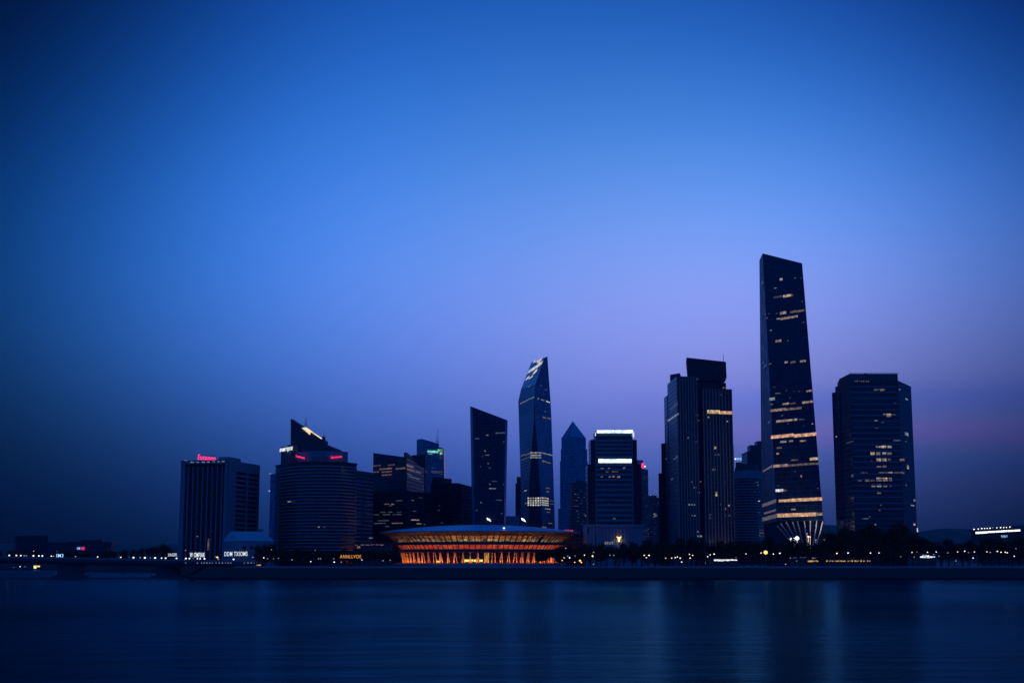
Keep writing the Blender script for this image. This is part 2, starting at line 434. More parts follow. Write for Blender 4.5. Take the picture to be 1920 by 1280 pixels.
    # hills far behind
    mh = plain('wooded_hill', (.03, .045, .03), .95, .4, .01)
    def ridge(name, pts, Y, depth):
        mb = MB(); rows = 5; L = []
        for j in range(rows):
            k = math.sin(math.pi * j / (rows - 1)) if j < rows - 1 else 0
            row = []
            for i, (px, py) in enumerate(pts):
                p = at(px, py, Y); z = G - 2 + (p.z - G + 2) * k * (1 + .06 * math.sin(i * 2.1 + j))
                if j == rows // 2: z = p.z
                row.append(Vector((p.x, Y + depth * (j - 2) / 2, z)))
            L.append(row)
        for j in range(rows - 1):
            for i in range(len(pts) - 1): mb.face([L[j][i], L[j][i + 1], L[j + 1][i + 1], L[j + 1][i]])
        tag(mb.build(name, mh), kind='structure')
    rr = random.Random(3)
    def dense(a):
        out = []
        for (x0, y0), (x1, y1) in zip(a, a[1:]):
            n = max(1, int(abs(x1 - x0) / 14))
            for k in range(n): out.append((x0 + (x1 - x0) * k / n, y0 + (y1 - y0) * k / n + rr.uniform(-1.1, 1.1)))
        return out + [a[-1]]
    ridge('hills', dense([(1380, 1000), (1480, 990), (1545, 983), (1600, 984), (1660, 992), (1720, 996), (1755, 992), (1790, 990), (1830, 992), (1900, 984), (1990, 976), (2100, 985), (2300, 1005)]), 3300, 500)
    ridge('hills', dense([(-260, 1015), (-100, 1012), (20, 1019), (150, 1021), (260, 1023), (350, 1018), (450, 1008), (560, 1010), (700, 1012)]), 3500, 400)
make_land()

# ------------------------------------------------------------------ facade materials
FM = {}
FM['hotel_glass'] = facade('dark_hotel_glazing', (.006, .008, .012), (.012, .014, .018), 3.3, .3, 1.6, .12)
FM['banded_glass'] = facade('dark_ribbon_glazing', (.012, .015, .022), (.03, .034, .045), 3, .2, 1.5, .08)
FM['grid'] = facade('office_grid', (.02, .026, .04), (.07, .078, .09), 3.8, .34, 1.8, .22)
FM['darkgrid'] = facade('dark_office_grid', (.012, .015, .022), (.03, .034, .042), 3.8, .3, 1.6, .14)
FM['bluegrid'] = facade('haze_tinted_curtain_wall', (.06, .19, .28), (.09, .25, .36), 4.0, .24, 1.5, .1, rough=.2)  # base colour lifted to paint in the blue haze over far towers
FM['slab'] = facade('black_curtain_wall', (.012, .022, .045), (.018, .030, .055), 3.8, .2, 1.5, .08)
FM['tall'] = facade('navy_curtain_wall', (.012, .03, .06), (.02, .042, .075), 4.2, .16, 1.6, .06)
FM['side'] = facade('painted_sheen_side_wall', (.04, .13, .20), (.06, .16, .24), 4.2, .12, 3.0, .04, rough=.45, spec=.25)  # lighter blue base colour paints the sky mirrored in this side
FM['ribs'] = facade('ribbed_stone', (.015, .018, .026), (.06, .066, .08), 3.9, .18, 2.4, .36)
FM['lightbands'] = facade('banded_spandrels', (.018, .022, .03), (.20, .22, .25), 3.9, .45, 1.5, .03)
FM['flats'] = facade('apartment_grid', (.02, .024, .034), (.10, .11, .13), 3.1, .42, 3.2, .3)
FM['edge'] = facade('painted_sheen_edge', (.10, .26, .36), (.14, .32, .44), 4.2, .12, 3.0, .04, rough=.45, spec=.25)  # pale base colour stands in for sky reflected along the slab's edges
FM['podium'] = facade('fluted_stone', (.10, .16, .20), (.16, .24, .30), 40, .03, 3.6, .55, rough=.7, brough=.8)

# ------------------------------------------------------------------ hotel with vertical fins at the left
def hotel():
    pts = rect((335, 1259), (422, 1250), (481, 1321)); z1 = zt(425, 862, 1250)
    t = thing('hotel_tower', 'broad dark hotel with tall vertical fins and a red sign on its roof', 'hotel', (*pts[1], G))
    wall('wall', pts, G, z1, FM['hotel_glass'], t, M['roof'])
    f0, f1 = face_of(pts, 0), face_of(pts, 1)
    # pale frame and fins on the front, each fin its own piece
    a, b = Vector((*pts[0], 0)), Vector((*pts[1], 0)); u = (b - a).normalized(); n = fnormal(f0); W = (b - a).length
    zb = G
    for k in range(8):
        x = W * (.16 + .84 * k / 8.0)
        c = a + u * x + n * .8
        MB().box((c.x, c.y, (zb + z1 - 5) / 2), .9, 1.6, z1 - 5 - zb, math.atan2(u.y, u.x)).build('fin', M['mid'], t)
    for s, w in ((W * .045, W * .09), (W * .975, W * .05)):
        c = a + u * s + n * .9
        MB().box((c.x, c.y, (zb + z1) / 2), w, 1.8, z1 - zb, math.atan2(u.y, u.x)).build('end_pier', M['mid'], t)
    c = a + u * W * .5 + n * 1.0
    MB().box((c.x, c.y, z1 - 1.6), W + .4, 2.2, 3.2, math.atan2(u.y, u.x)).build('cornice', M['mid'], t)
    # side: solid stone with two columns of slots
    a, b = Vector((*pts[1], 0)), Vector((*pts[2], 0)); u = (b - a).normalized(); n = fnormal(f1); W = (b - a).length
    ang = math.atan2(u.y, u.x)
    for s0, s1 in ((0, .24), (.585, .63), (.975, 1.0)):
        c = a + u * W * (s0 + s1) / 2 + n * .5
        MB().box((c.x, c.y, (zb + z1) / 2), W * (s1 - s0), 1.0, z1 - zb, ang).build('side_pier', M['mid'], t)
    for s0, s1 in ((.24, .585), (.63, .975)):
        c = a + u * W * (s0 + s1) / 2 + n * .45
        zz = z1 - 9
        MB().box((c.x, c.y, z1 - 4.5), W * (s1 - s0) - .01, .9, 9, ang).build('side_parapet', M['mid'], t)
        for k in range(19):
            z = zz - 2.5 - k * 4.15
            MB().box((c.x, c.y, z - .9), W * (s1 - s0) - .01, .9, 1.8, ang).build('spandrel', M['mid'], t)
    p2 = rect((404, 1275), (424, 1272), (446, 1300))
    wall('penthouse', p2, z1 - .5, zt(416, 856, 1272), M['mid'], t)
    for x0, x1, y in ((348, 353, 863), (359, 366, 866.5), (370, 375, 866.5), (380, 386, 866.3), (390, 395, 866), (401, 405, 865.5), (410, 414, 865.5), (418, 423, 865)):
        window(t, f0, x0, x1, y, 1.6, M['cool_mid'], 'cornice_light', 2.4)
    window(t, f0, 368.5, 371.5, 1005, 1.6, M['cool_mid'], proud=.4)
    window(t, f0, 397, 398, 995, 1.2, M['warm_low'], proud=.4)
    window(t, f0, 391, 393, 1020, 22, M['warm_low'], proud=1.8)
    sign('Eutonoo', (371, 861), (404, 863.5), 9.5, 1254, 1251, 'red neon sign standing on the roof of the finned hotel', M['letters_red'], posts=2.2)
hotel()
def hip_hall():
    # hip-roofed hall beside the hotel
    pts = [g(416, 1205), g(448, 1160), g(514, 1185), g(500, 1240), g(430, 1250)]
    ze = zt(448, 1013, 1160); zr = zt(455, 995, 1200)
    t = thing('hip_roofed_hall', 'low hall with a sloping hipped roof at the foot of the finned hotel', 'building', (*pts[1], G))
    MB().prism([(x, y, G) for x, y in pts], [(x, y, ze) for x, y in pts]).build('wall', M['mid'], t)
    r0, r1 = g(431, 1212), g(490, 1212)
    e = [(x, y, ze + .01) for x, y in pts]; A, B = (*r0, zr), (*r1, zr)
    mb = MB()
    mb.face([e[0], e[1], A]); mb.face([e[1], e[2], B, A]); mb.face([e[2], e[3], B]); mb.face([e[3], e[4], A, B]); mb.face([e[4], e[0], A])
    mb.build('roof', M['concrete'], t)
    c = g(487, 1212); MB().box((c[0], c[1], zr + .8), 4, 4, 2.2).build('vent_housing', M['mid'], t)
    f = face_of(pts, 1)
    for x in (455, 468, 481, 494): window(t, f, x, x + 6, 1026, 5, FM['hotel_glass'], 'dark_window', .15)
    sign('DDM TXIOMS', (421, 1042), (464, 1041.5), 8, 1150, 1150, 'large white lit sign with two words in front of the hip-roofed hall', M['letters_white'], posts=4)
    sign('W OMFIAK', (356, 1044), (384, 1044), 8.5, 1150, 1150, 'white lit sign in front of the fins of the hotel', M['letters_white'], posts=4)
    sign('XAGEK', (315, 1042.5), (332, 1042), 5.5, 1200, 1200, 'small white lit sign by the dark trees left of the hotel', M['letters_white'], posts=4)
hip_hall()
# ------------------------------------------------------------------ curved banded tower with the wedge fin
def banded():
    fr = [(513, 1312), (522, 1297), (536, 1279), (553, 1265), (574, 1258), (595, 1255), (616, 1257), (637, 1263), (651, 1272), (665, 1286)]
    P = [g(*q) for q in fr]; bx0 = g(664, 1330); bx1 = g(516, 1340)
    pts = P + [bx0, bx1]; z1 = zt(595, 865, 1255)
    t = thing('banded_tower', 'curved office tower with thin pale floor bands and a dark pointed fin on top', 'office tower', (*P[4], G))
    wall('wall', pts, G, z1, FM['banded_glass'], t)
    def band(z, h, o, mat, name):
        q = []
        c = Vector((sum(p[0] for p in pts) / len(pts), sum(p[1] for p in pts) / len(pts)))
        for p in pts:
            d = (Vector(p) - c); q.append(Vector(p) + d.normalized() * o)
        MB().prism([(v.x, v.y, z) for v in q], [(v.x, v.y, z + h) for v in q]).build(name, mat, t)
    k = 0; z = z1 - 4.2
    while z > G + 3 and k < 30:
        band(z, .75, .7, M['concrete'], 'floor_band'); z -= 2.93; k += 1
    band(z1 - .6, 1.0, .9, M['darkc'], 'parapet')
    # crown block with curved front, left block, fin
    cr = [(553, 1275), (575, 1268), (600, 1265), (625, 1267), (649, 1276)]
    C = [g(*q) for q in cr] + [g(648, 1310), g(554, 1310)]; zc = zt(600, 845, 1265)
    MB().prism([(x, y, z1) for x, y in C], [(x, y, zc) for x, y in C]).build('crown_block', M['mid'], t)
    lb = [g(522, 1300), g(553, 1280), g(556, 1310), g(524, 1325)]
    zl = zt(540, 836, 1290); MB().prism([(x, y, z1) for x, y in lb], [(x, y, zl) for x, y in lb]).build('side_block', M['darkc'], t)
    s2 = [g(534, 1302), g(547, 1298), g(548, 1310), g(535, 1312)]
    MB().prism([(x, y, zl) for x, y in s2], [(x, y, zl + 2) for x, y in s2]).build('roof_box', M['darkc'], t)
    out = [(545, 850), (545, 784.5), (564, 797), (609.5, 826), (609.5, 832), (636, 843), (636, 850)]
    Y0 = 1282
    A = [at(x, y, Y0) for x, y in out]; B = [p + Vector((1.5, 9, 0)) for p in A]
    mb = MB(); mb.face(A[::-1], [(p.x, p.z) for p in A[::-1]]); mb.face(B, [(p.x, p.z) for p in B])
    for i in range(len(A)):
        j = (i + 1) % len(A); mb.face([A[i], A[j], B[j], B[i]], [(0, 0)] * 4)
    mb.build('fin', M['darkc'], t)
    sl = [(565.5, 802), (581, 815), (582.5, 809.5), (602.5, 822.5), (604, 821.5), (574, 800.5)]
    A = [at(x, y, Y0 - .4) for x, y in sl]; B = [p + Vector((0, .35, 0)) for p in A]
    mb = MB(); mb.face(A, [(p.x, p.z) for p in A])
    for i in range(len(A)):
        j = (i + 1) % len(A); mb.face([A[i], A[j], B[j], B[i]])
    mb.build('emissive_floodlit_patch', lit('floodlit_patch_emission', (1, .82, .55), 1.3, 6, 3, .35, .0, col2=(1, .7, .4)), t)  # self-glowing panel on the fin imitates a floodlit patch
    MB().box(tuple(at(607, 822, Y0 + 4)), 2.6, 5, 3.5).build('roof_box', M['darkc'], t)
    antenna(t, 572, 782, 799, Y0 + 4); antenna(t, 574.5, 784, 801, Y0 + 4); antenna(t, 607, 807, 824, Y0 + 4)
    MB().tube(at(568, 800, Y0 + 3), at(572, 794, Y0 + 3), .12).tube(at(572, 794, Y0 + 3), at(576, 798, Y0 + 3), .12).build('dish_bracket', M['pale'], t)
    f = face_of(pts, 1); window(t, f, 541, 547, 940, 1.6, M['cool_mid'], proud=.9)
    window(t, face_of(pts, 5), 596, 599, 987.5, 1.6, M['cool_mid'], proud=.9)
    window(t, face_of(pts, 5), 606, 610, 987.5, 1.2, M['cool_low'], proud=.9)
    sign('INMTIJOE', (525, 849), (549.5, 845), 8.5, 1293, 1278, 'white lit slanted sign on the dark side block left of the pointed fin', M['letters_white'], shear=.2)
    sign('Lunoon', (555, 856.5), (571, 860.3), 5, 1270, 1265, 'red sign at the left end of the curved crown under the pointed fin', M['letters_red'])
    sign('Iamooo', (621, 859.5), (641, 857.5), 5, 1264, 1270, 'red sign at the right end of the curved crown under the pointed fin', M['letters_red'])
    sign('JEFIGA', (584, 862), (615, 862), 6, 1263, 1263, 'unlit dark lettering in the middle of the curved crown between two red signs', M['darkc'])
banded()
# ------------------------------------------------------------------ neighbours of the banded tower
def box_tower(name, label, cat, pts, top, mat, group=None, cap=None, part='wall'):
    t = thing(name, label, cat, (*pts[0], G), group)
    wall(part, pts, G, top, mat, t, cap)
    return t
def left_neighbours():
    pts = front((503, 1500), (518, 1500), 30)
    t = box_tower('narrow_tower', 'narrow pale tower peeping out behind the left edge of the curved banded tower', 'tower', pts, zt(508, 888, 1500), FM['bluegrid'])
    f = face_of(pts, 0); window(t, f, 504, 512, 887.6, 1.0, M['cool_mid'], 'roof_light'); window(t, f, 504, 506, 920, 2, M['cool_hi'])
    pts = rect((655, 1440), (664, 1400), (698, 1445)); z1 = zt(664, 881, 1400)
    t = box_tower('banded_slab', 'pale banded slab building behind the right edge of the curved tower', 'office block', pts, z1, FM['lightbands'])
    f = face_of(pts, 1); a, b = f[0], f[1]; n = fnormal(f); u = (b - a).normalized(); W = (b - a).length
    for k in range(7):
        c = a + u * W * (.1 + .8 * k / 6) + n * .35; MB().box((c.x, c.y, z1 - 5), 1.2, .7, 8, math.atan2(u.y, u.x)).build('crown_louver', M['darkc'], t)
    for k in range(2):
        c = a + u * W * (.38 + .1 * k) + n * .25; MB().box((c.x, c.y, (z1 - 12 + G) / 2), 1.6, .5, z1 - 12 - G, math.atan2(u.y, u.x)).build('glass_bay', M['darkc'], t)
    window(t, f, 692, 698, 1008, 1.6, M['cool_mid'])
left_neighbours()
def stepped_dark():
    N = (761, 1480); pts = rect((697, 1525), N, (794, 1580))
    zl, zn = zt(697, 848.8, 1525), zt(761, 857, 1480)
    t = box_tower('slant_roof_block', 'broad dark office block with a slanting roof and rosy lit upper rows', 'office block', pts, [zl, zn, zt(794, 878, 1580), zl], FM['darkgrid'])
    f0, f1 = face_of(pts, 0), face_of(pts, 1)
    P = 'pink_low'
    lights(t, f0, [(185, 258, 344, 10, .3, P), (320, 380, 338, 10, .3, P), (245, 358, 372, 12, .5, 'warm_low'), (392, 474, 369, 15, .5, 'strip_low'), (190, 240, 400, 10, .2, P), (265, 358, 398, 12, .4, P), (265, 358, 426, 12, .4, P)], 4.742, 660, 800)
    lights(t, f1, [(484, 545, 349, 20, .5, 'strip_low'), (485, 555, 384, 14, .3, P), (565, 610, 402, 12, .2, P), (487, 530, 420, 10, .2, 'cool_low'), (500, 600, 452, 10, .1, 'cool_low')], 4.742, 660, 800)
    q = rect((755, 1532), (760, 1525), (776, 1585)); za = zt(757, 848, 1530)
    MB().prism([(x, y, zn - 14) for x, y in q], [(q[0][0], q[0][1], za), (q[1][0], q[1][1], za), (q[2][0], q[2][1], zt(776, 860, 1585)), (q[3][0], q[3][1], zt(776, 858, 1585))]).build('roof_wedge', M['darkc'], t)
    # lower block in front
    pts = rect((697, 1470), (761, 1440), (806, 1480))
    t = box_tower('low_front_block', 'darker lower office block with dim window rows in front of the slant-roofed block', 'office block', pts, zt(761, 920, 1440), FM['darkgrid'])
    f0, f1 = face_of(pts, 0), face_of(pts, 1)
    lights(t, f0, [(285, 335, 686, 8, .5), (350, 375, 687, 10, .65), (255, 300, 757, 8, .25), (390, 450, 655, 8, .2), (320, 360, 757, 7, .2), (275, 340, 778, 8, .2), (360, 440, 778, 7, .2), (230, 330, 832, 8, .2), (195, 300, 857, 8, .25), (355, 450, 855, 8, .3), (195, 240, 780, 6, .2), (300, 330, 884, 8, .2), (330, 352, 700, 7, .2), (400, 440, 757, 6, .15)], 4.742, 660, 800, .5)
    lights(t, f1, [(525, 595, 826, 10, .7), (575, 615, 860, 8, .4), (525, 550, 652, 8, .2), (540, 570, 747, 6, .2), (595, 625, 630, 6, .15), (638, 650, 865, 6, .3)], 4.742, 660, 800)
    pts = front((770, 1620), (796, 1620), 40)
    box_tower('plain_dark_block', 'plain dark block squeezed between the slant-roofed block and the green-lit tower', 'office block', pts, [zt(771, 853, 1620), zt(795, 851.5, 1620)] + [zt(795, 851.5, 1620)] * 2, FM['darkgrid'])
stepped_dark()
def green_tower():
    Ya, Yb, Yc = 1740, 1700, 1706
    B = [at(781, 1000, Ya), at(816, 1000, Yb), at(836, 1000, Yc)]; B.append(B[0] + B[2] - B[1])
    T = [at(781.3, 824, Ya), at(790.5, 822.3, Yb), at(823, 831.5, Yc)]
    for p in B: p.z = B[1].z
    T = [Vector(p) for p in T]; T[2] = hit(823, 831.5, (B[1], B[2], T[1])); T.append(Vector((T[0].x + T[2].x - T[1].x, T[0].y + 90, T[2].z)))
    for p in B: p.z = G
    t = thing('green_lit_tower', 'blue glass tower with a green lit band and a mast on its sloping top', 'office tower', (B[1].x, B[1].y, G))
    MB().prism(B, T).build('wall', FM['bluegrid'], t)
    # right-hand shoulder, one step lower
    S0 = at(822, 1000, Yc + 1); S1 = at(837, 1000, Yc + 9)
    q = [Vector((S0.x, S0.y, G)), Vector((S1.x, S1.y, G)), Vector((S1.x, S1.y + 40, G)), Vector((S0.x, S0.y + 40, G))]
    x0, x1 = at(821.5, 837.5, Yc + 1), at(831.8, 840, Yc + 9)
    tp = [Vector((x0.x, q[0].y, x0.z)), Vector((x1.x, q[1].y, x1.z)), Vector((x1.x, q[2].y, x1.z)), Vector((x0.x, q[3].y, x0.z))]
    MB().prism(q, tp).build('shoulder', FM['bluegrid'], t)
    f = (B[1], B[2], T[1])
    gm = lit('green_lit_floor', (.12, .95, .75), 1.0, 1.6, 2, .4, .06, .5, col2=(.4, 1, .9))
    window(t, f, 801.5, 823, 846.5, 4.2, gm, 'lit_band', .6); window(t, (q[0], q[1], tp[0]), 824.5, 829, 849.5, 3, gm, 'lit_band', .4)
    window(t, (q[0], q[1], tp[0]), 820, 830.5, 844, 5, lit('green_sign_panel', (.35, .8, .45), .7, 1.2, 1.2, .8, .2), 'lit_panel', .4)
    lights(t, f, [(420, 520, 652, 18, .5, 'cool_mid'), (555, 590, 660, 10, .4, 'cool_low'), (640, 745, 668, 12, .4, 'cool_mid'), (610, 625, 706, 10, .3, 'cool_low'), (640, 755, 718, 12, .3, 'cool_low'), (680, 760, 765, 12, .3, 'cool_low'), (490, 755, 1072, 16, .4, 'warm_low'), (520, 700, 1108, 10, .3, 'cool_low'), (385, 410, 1052, 8, .3, 'cool_low'), (400, 420, 1108, 8, .3, 'cool_low'), (490, 560, 985, 10, .2, 'cool_low'), (690, 770, 1130, 10, .2, 'cool_low')], 12.8, 770, 800)
    antenna(t, 821, 803, 832, Yc - 5, .28, 'mast'); antenna(t, 818.8, 812, 830, Yc - 5, .16)
    MB().tube(at(817, 826, Yc - 5), at(823, 829, Yc - 5), .25).build('mast_bracket', M['metal'], t)
    pts = rect((806, 1520), (811, 1500), (847, 1540))
    t = box_tower('plain_dark_block', 'plain dark block with a stepped top in front of the green-lit tower', 'office block', pts, zt(811, 903, 1500), FM['darkgrid'])
    q = rect((809, 1540), (812, 1525), (846, 1562)); MB().prism([(x, y, G) for x, y in q], [(x, y, zt(812, 894, 1525)) for x, y in q]).build('upper_step', FM['darkgrid'], t)
    f = face_of(pts, 1); lights(t, f, [(760, 778, 740, 8, .15), (770, 780, 700, 6, .15), (790, 806, 852, 6, .2)], 4.742, 660, 800)
    pts = rect((846, 1512), (858, 1490), (888, 1540))
    t = box_tower('plain_dark_block', 'plain dark block with a falling roofline beside the black slab tower', 'office block', pts, [zt(846, 905, 1512), zt(858, 905, 1490), zt(884, 913, 1540), zt(884, 913, 1540)], FM['darkgrid'])
green_tower()
def slab_tower():
    L, N, Rr, R2 = 1500, 1440, 1440, 1470
    B = [at(885.2, 985, L), at(890.2, 985, N), at(945, 985, Rr), at(948.3, 985, R2)]
    T = [at(881.3, 761, L), at(885.6, 762.5, N), at(947.6, 786, Rr), at(951.8, 788, R2)]
    B.append(Vector((B[0].x + B[3].x - B[1].x + 2, R2 + 45, 0))); B[4] = Vector((B[3].x - 3, R2 + 45, 0)); B.append(Vector((B[0].x, L + 15, 0)))
    T.append(Vector((T[3].x - 3, R2 + 45, T[3].z))); T.append(Vector((T[0].x, L + 15, T[0].z)))
    # carry the same taper down to the ground
    zb = B[0].z
    for q in B: q.z = zb
    T[2] = hit(947.6, 786, (B[1], B[2], T[1]))
    Bb = []
    for b, q in zip(B, T):
        b.z = zb; k = (G - zb) / (q.z - zb); Bb.append(b + (q - b) * k * .3); Bb[-1].z = G
    t = thing('slab_tower', 'black slab tower with a slanting top and edges coloured pale like mirrored sky', 'office tower', tuple(Bb[1]))
    mb = MB()
    u = 0
    for i in range(6):
        j = (i + 1) % 6; w = (T[i] - T[j]).length
        for lo, hi in ((Bb, B), (B, T)):
            mb.face([lo[i], lo[j], hi[j], hi[i]], [(u, lo[i].z), (u + w, lo[j].z), (u + w, hi[j].z), (u, hi[i].z)], 1 if i in (0, 2) else 0)
        u += w
    mb.face(T, None, 2)
    mb.build('wall', [FM['slab'], FM['edge'], M['roof']], t)
    f = (B[1], B[2], T[1])
    lights(t, f, [(188, 204, 605, 5, .45), (110, 140, 628, 8, .25), (306, 314, 650, 5, .3), (176, 186, 712, 6, .5), (178, 210, 741, 6, .4), (198, 205, 798, 6, .4), (148, 156, 820, 6, .3), (205, 220, 830, 8, .2), (230, 260, 920, 6, .3), (210, 220, 940, 6, .3), (303, 311, 942, 6, .3), (208, 255, 970, 6, .4), (150, 158, 1066, 8, .5), (255, 295, 1050, 6, .2), (120, 128, 1118, 6, .3), (160, 168, 750, 6, .3), (290, 300, 1140, 6, .3)], 3.655, 860, 650, .4)
    window(t, f, 929, 947, 811.3, 2.6, M['cool_low'], 'plant_floor')
slab_tower()
def twisted_tower():
    YM, YS = 1500, 1545
    lev = []   # rows of: left, middle-left, middle-right, right, back
    def row(l, m1, m2, r, back=60):
        P = [at(*l), at(*m1), at(*m2), at(*r)]
        P.append(Vector(((P[0].x + P[3].x) / 2 + 2, YS + back, P[0].z))); return P
    rows = [row((977.5, 990, YS), (990.5, 990, YM), (1017, 990, YM), (1040.5, 990, YS)),
            row((976, 900, YS), (993, 900, YM), (1012, 900, YM), (1038, 900, YS)),
            row((974, 830, YS), (998, 828, YM), (1007, 828, YM), (1035.5, 830, YS)),
            row((972.6, 780, YS), (1001.4, 777, YM), (1003, 777, YM), (1033.8, 780, YS)),
            row((971.7, 752, YS), (1002, 747, YM), (1003, 747, YM), (1032.4, 752, YS)),
            row((977, 729, YS), (1004, 720, YM), (1005, 720, YM), (1030.2, 722, YS)),
            row((996.5, 679, YS - 6), (1021, 670.3, YM + 20), (1022, 670, YM + 20), (1026.5, 668, YS - 6), 20)]
    pix = [None, ((976, 900), (1038, 900)), ((974, 830), (1035.5, 830)), ((972.6, 780), (1033.8, 780)), ((971.7, 752), (1032.4, 752)), ((977, 729), (1030.2, 722)), ((996.5, 679), (1026.5, 668))]
    for k in range(1, 7):      # keep every facet flat
        a, b = rows[k - 1], rows[k]
        b[0] = hit(*pix[k][0], (a[0], a[1], b[1])); b[3] = hit(*pix[k][1], (a[2], a[3], b[2]))
        b[4] = Vector(((b[0].x + b[3].x) / 2 + 2, max(b[0].y, b[3].y) + (55 if k < 6 else 18), (b[0].z + b[3].z) / 2))
    b0 = [Vector((p.x + (p.x - q.x) * .2, p.y, G)) for p, q in zip(rows[0], rows[1])]
    rows = [b0] + rows
    t = thing('twisted_tower', 'faceted blue glass tower with a glittering sharp slanted top', 'office tower', tuple(b0[1]))
    mb = MB()
    for a, b in zip(rows, rows[1:]):
        u = 0
        for i in range(5):
            j = (i + 1) % 5; w = (rows[1][i] - rows[1][j]).length
            mb.face([a[i], a[j], b[j], b[i]], [(u, a[i].z), (u + w, a[j].z), (u + w, b[j].z), (u, b[i].z)], 1 if i == 1 else 0)
            u += w
    mb.face(rows[-1], None, 2)
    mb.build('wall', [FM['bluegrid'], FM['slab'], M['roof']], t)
    def quad(r, i): return (rows[r][i], rows[r][i + 1], rows[r + 1][i])
    tl, tr = quad(6, 0), quad(6, 2)
    wm = lit('glittering_crown', (1, .95, .9), 1.4, .9, .9, .95, .25, .05, col2=(.8, .9, 1))
    for (x0, x1, y, h) in ((440, 470, 188, 20), (480, 525, 178, 14), (525, 600, 165, 24), (540, 570, 195, 22), (515, 600, 245, 30), (470, 560, 282, 30), (430, 530, 312, 26), (380, 470, 335, 22), (345, 440, 362, 26), (400, 440, 358, 18), (455, 500, 385, 26), (430, 475, 418, 22), (295, 345, 520, 24), (360, 415, 505, 18)):
        fx = 960 + (x0 + x1) / 2 / 10.66; 
        window(t, tl if y > 200 or True else tr, 960 + x0 / 10.66, 960 + x1 / 10.66, 660 + y / 10.66, h / 10.66 * .8, wm, 'crown_light', .5)
    l5, r5 = quad(5, 0), quad(5, 2); l4, r4 = quad(4, 0), quad(4, 2)
    lights(t, l5, [(325, 385, 680, 12, .4), (165, 235, 1012, 12, .5, 'cool_mid'), (240, 300, 980, 12, .55, 'cool_mid'), (300, 370, 945, 12, .5, 'cool_mid'), (380, 445, 912, 14, .6, 'cool_mid')], 10.66, 960, 660)
    lights(t, r5, [(560, 595, 668, 14, .4), (650, 690, 752, 12, .35), (510, 530, 930, 30, .4, 'cool_mid'), (570, 640, 955, 16, .6, 'cool_mid'), (650, 690, 965, 14, .3), (680, 750, 992, 18, .7, 'cool_hi')], 10.66, 960, 660)
    lights(t, r4, [(640, 680, 1187, 14, .4)], 10.66, 960, 660)
    r3 = quad(3, 2); l2, m2, r2 = quad(2, 0), quad(2, 1), quad(2, 2); l1, m1, r1 = quad(1, 0), quad(1, 1), quad(1, 2)
    lights(t, r3, [(575, 598, 485, 10, .5), (605, 630, 490, 8, .3)], 3.655, 860, 650)
    lights(t, l2, [(428, 455, 743, 6, .3), (458, 490, 735, 6, .3), (430, 490, 765, 5, .2)], 3.655, 860, 650)
    for y in (725, 742, 758): lights(t, m2, [(492, 565, y, 10, .5, 'cool_mid')], 3.655, 860, 650)
    lights(t, r2, [(568, 645, 735, 7, .4, 'cool_mid'), (570, 630, 790, 7, .4, 'warm_low'), (570, 600, 780, 5, .2)], 3.655, 860, 650)
    sq = lit('square_lit_windows', (1, .93, .82), .8, 2.6, 9, .6, .38, .04)
    for y in (1036, 1053, 1068, 1083):
        lights(t, m1, [(472, 560, y, 9, .9, sq.name)], 3.655, 860, 650) if False else window(t, m1, 860 + 472 / 3.655, 860 + 562 / 3.655, 650 + y / 3.655, 2.6, sq)
        window(t, r1, 860 + 566 / 3.655, 860 + 616 / 3.655, 650 + y / 3.655, 2.4, sq)
    lights(t, l1, [(450, 468, 985, 8, .4), (455, 470, 1072, 6, .3)], 3.655, 860, 650)
    lights(t, r1, [(598, 622, 968, 8, .4), (600, 618, 992, 10, .45), (620, 650, 1055, 5, .3), (620, 650, 1075, 5, .3), (590, 628, 1110, 6, .4), (600, 625, 1132, 5, .3), (612, 640, 1208, 6, .4)], 3.655, 860, 650)
    lights(t, quad(0, 2), [(570, 600, 1235, 8, .4)], 3.655, 860, 650)
twisted_tower()
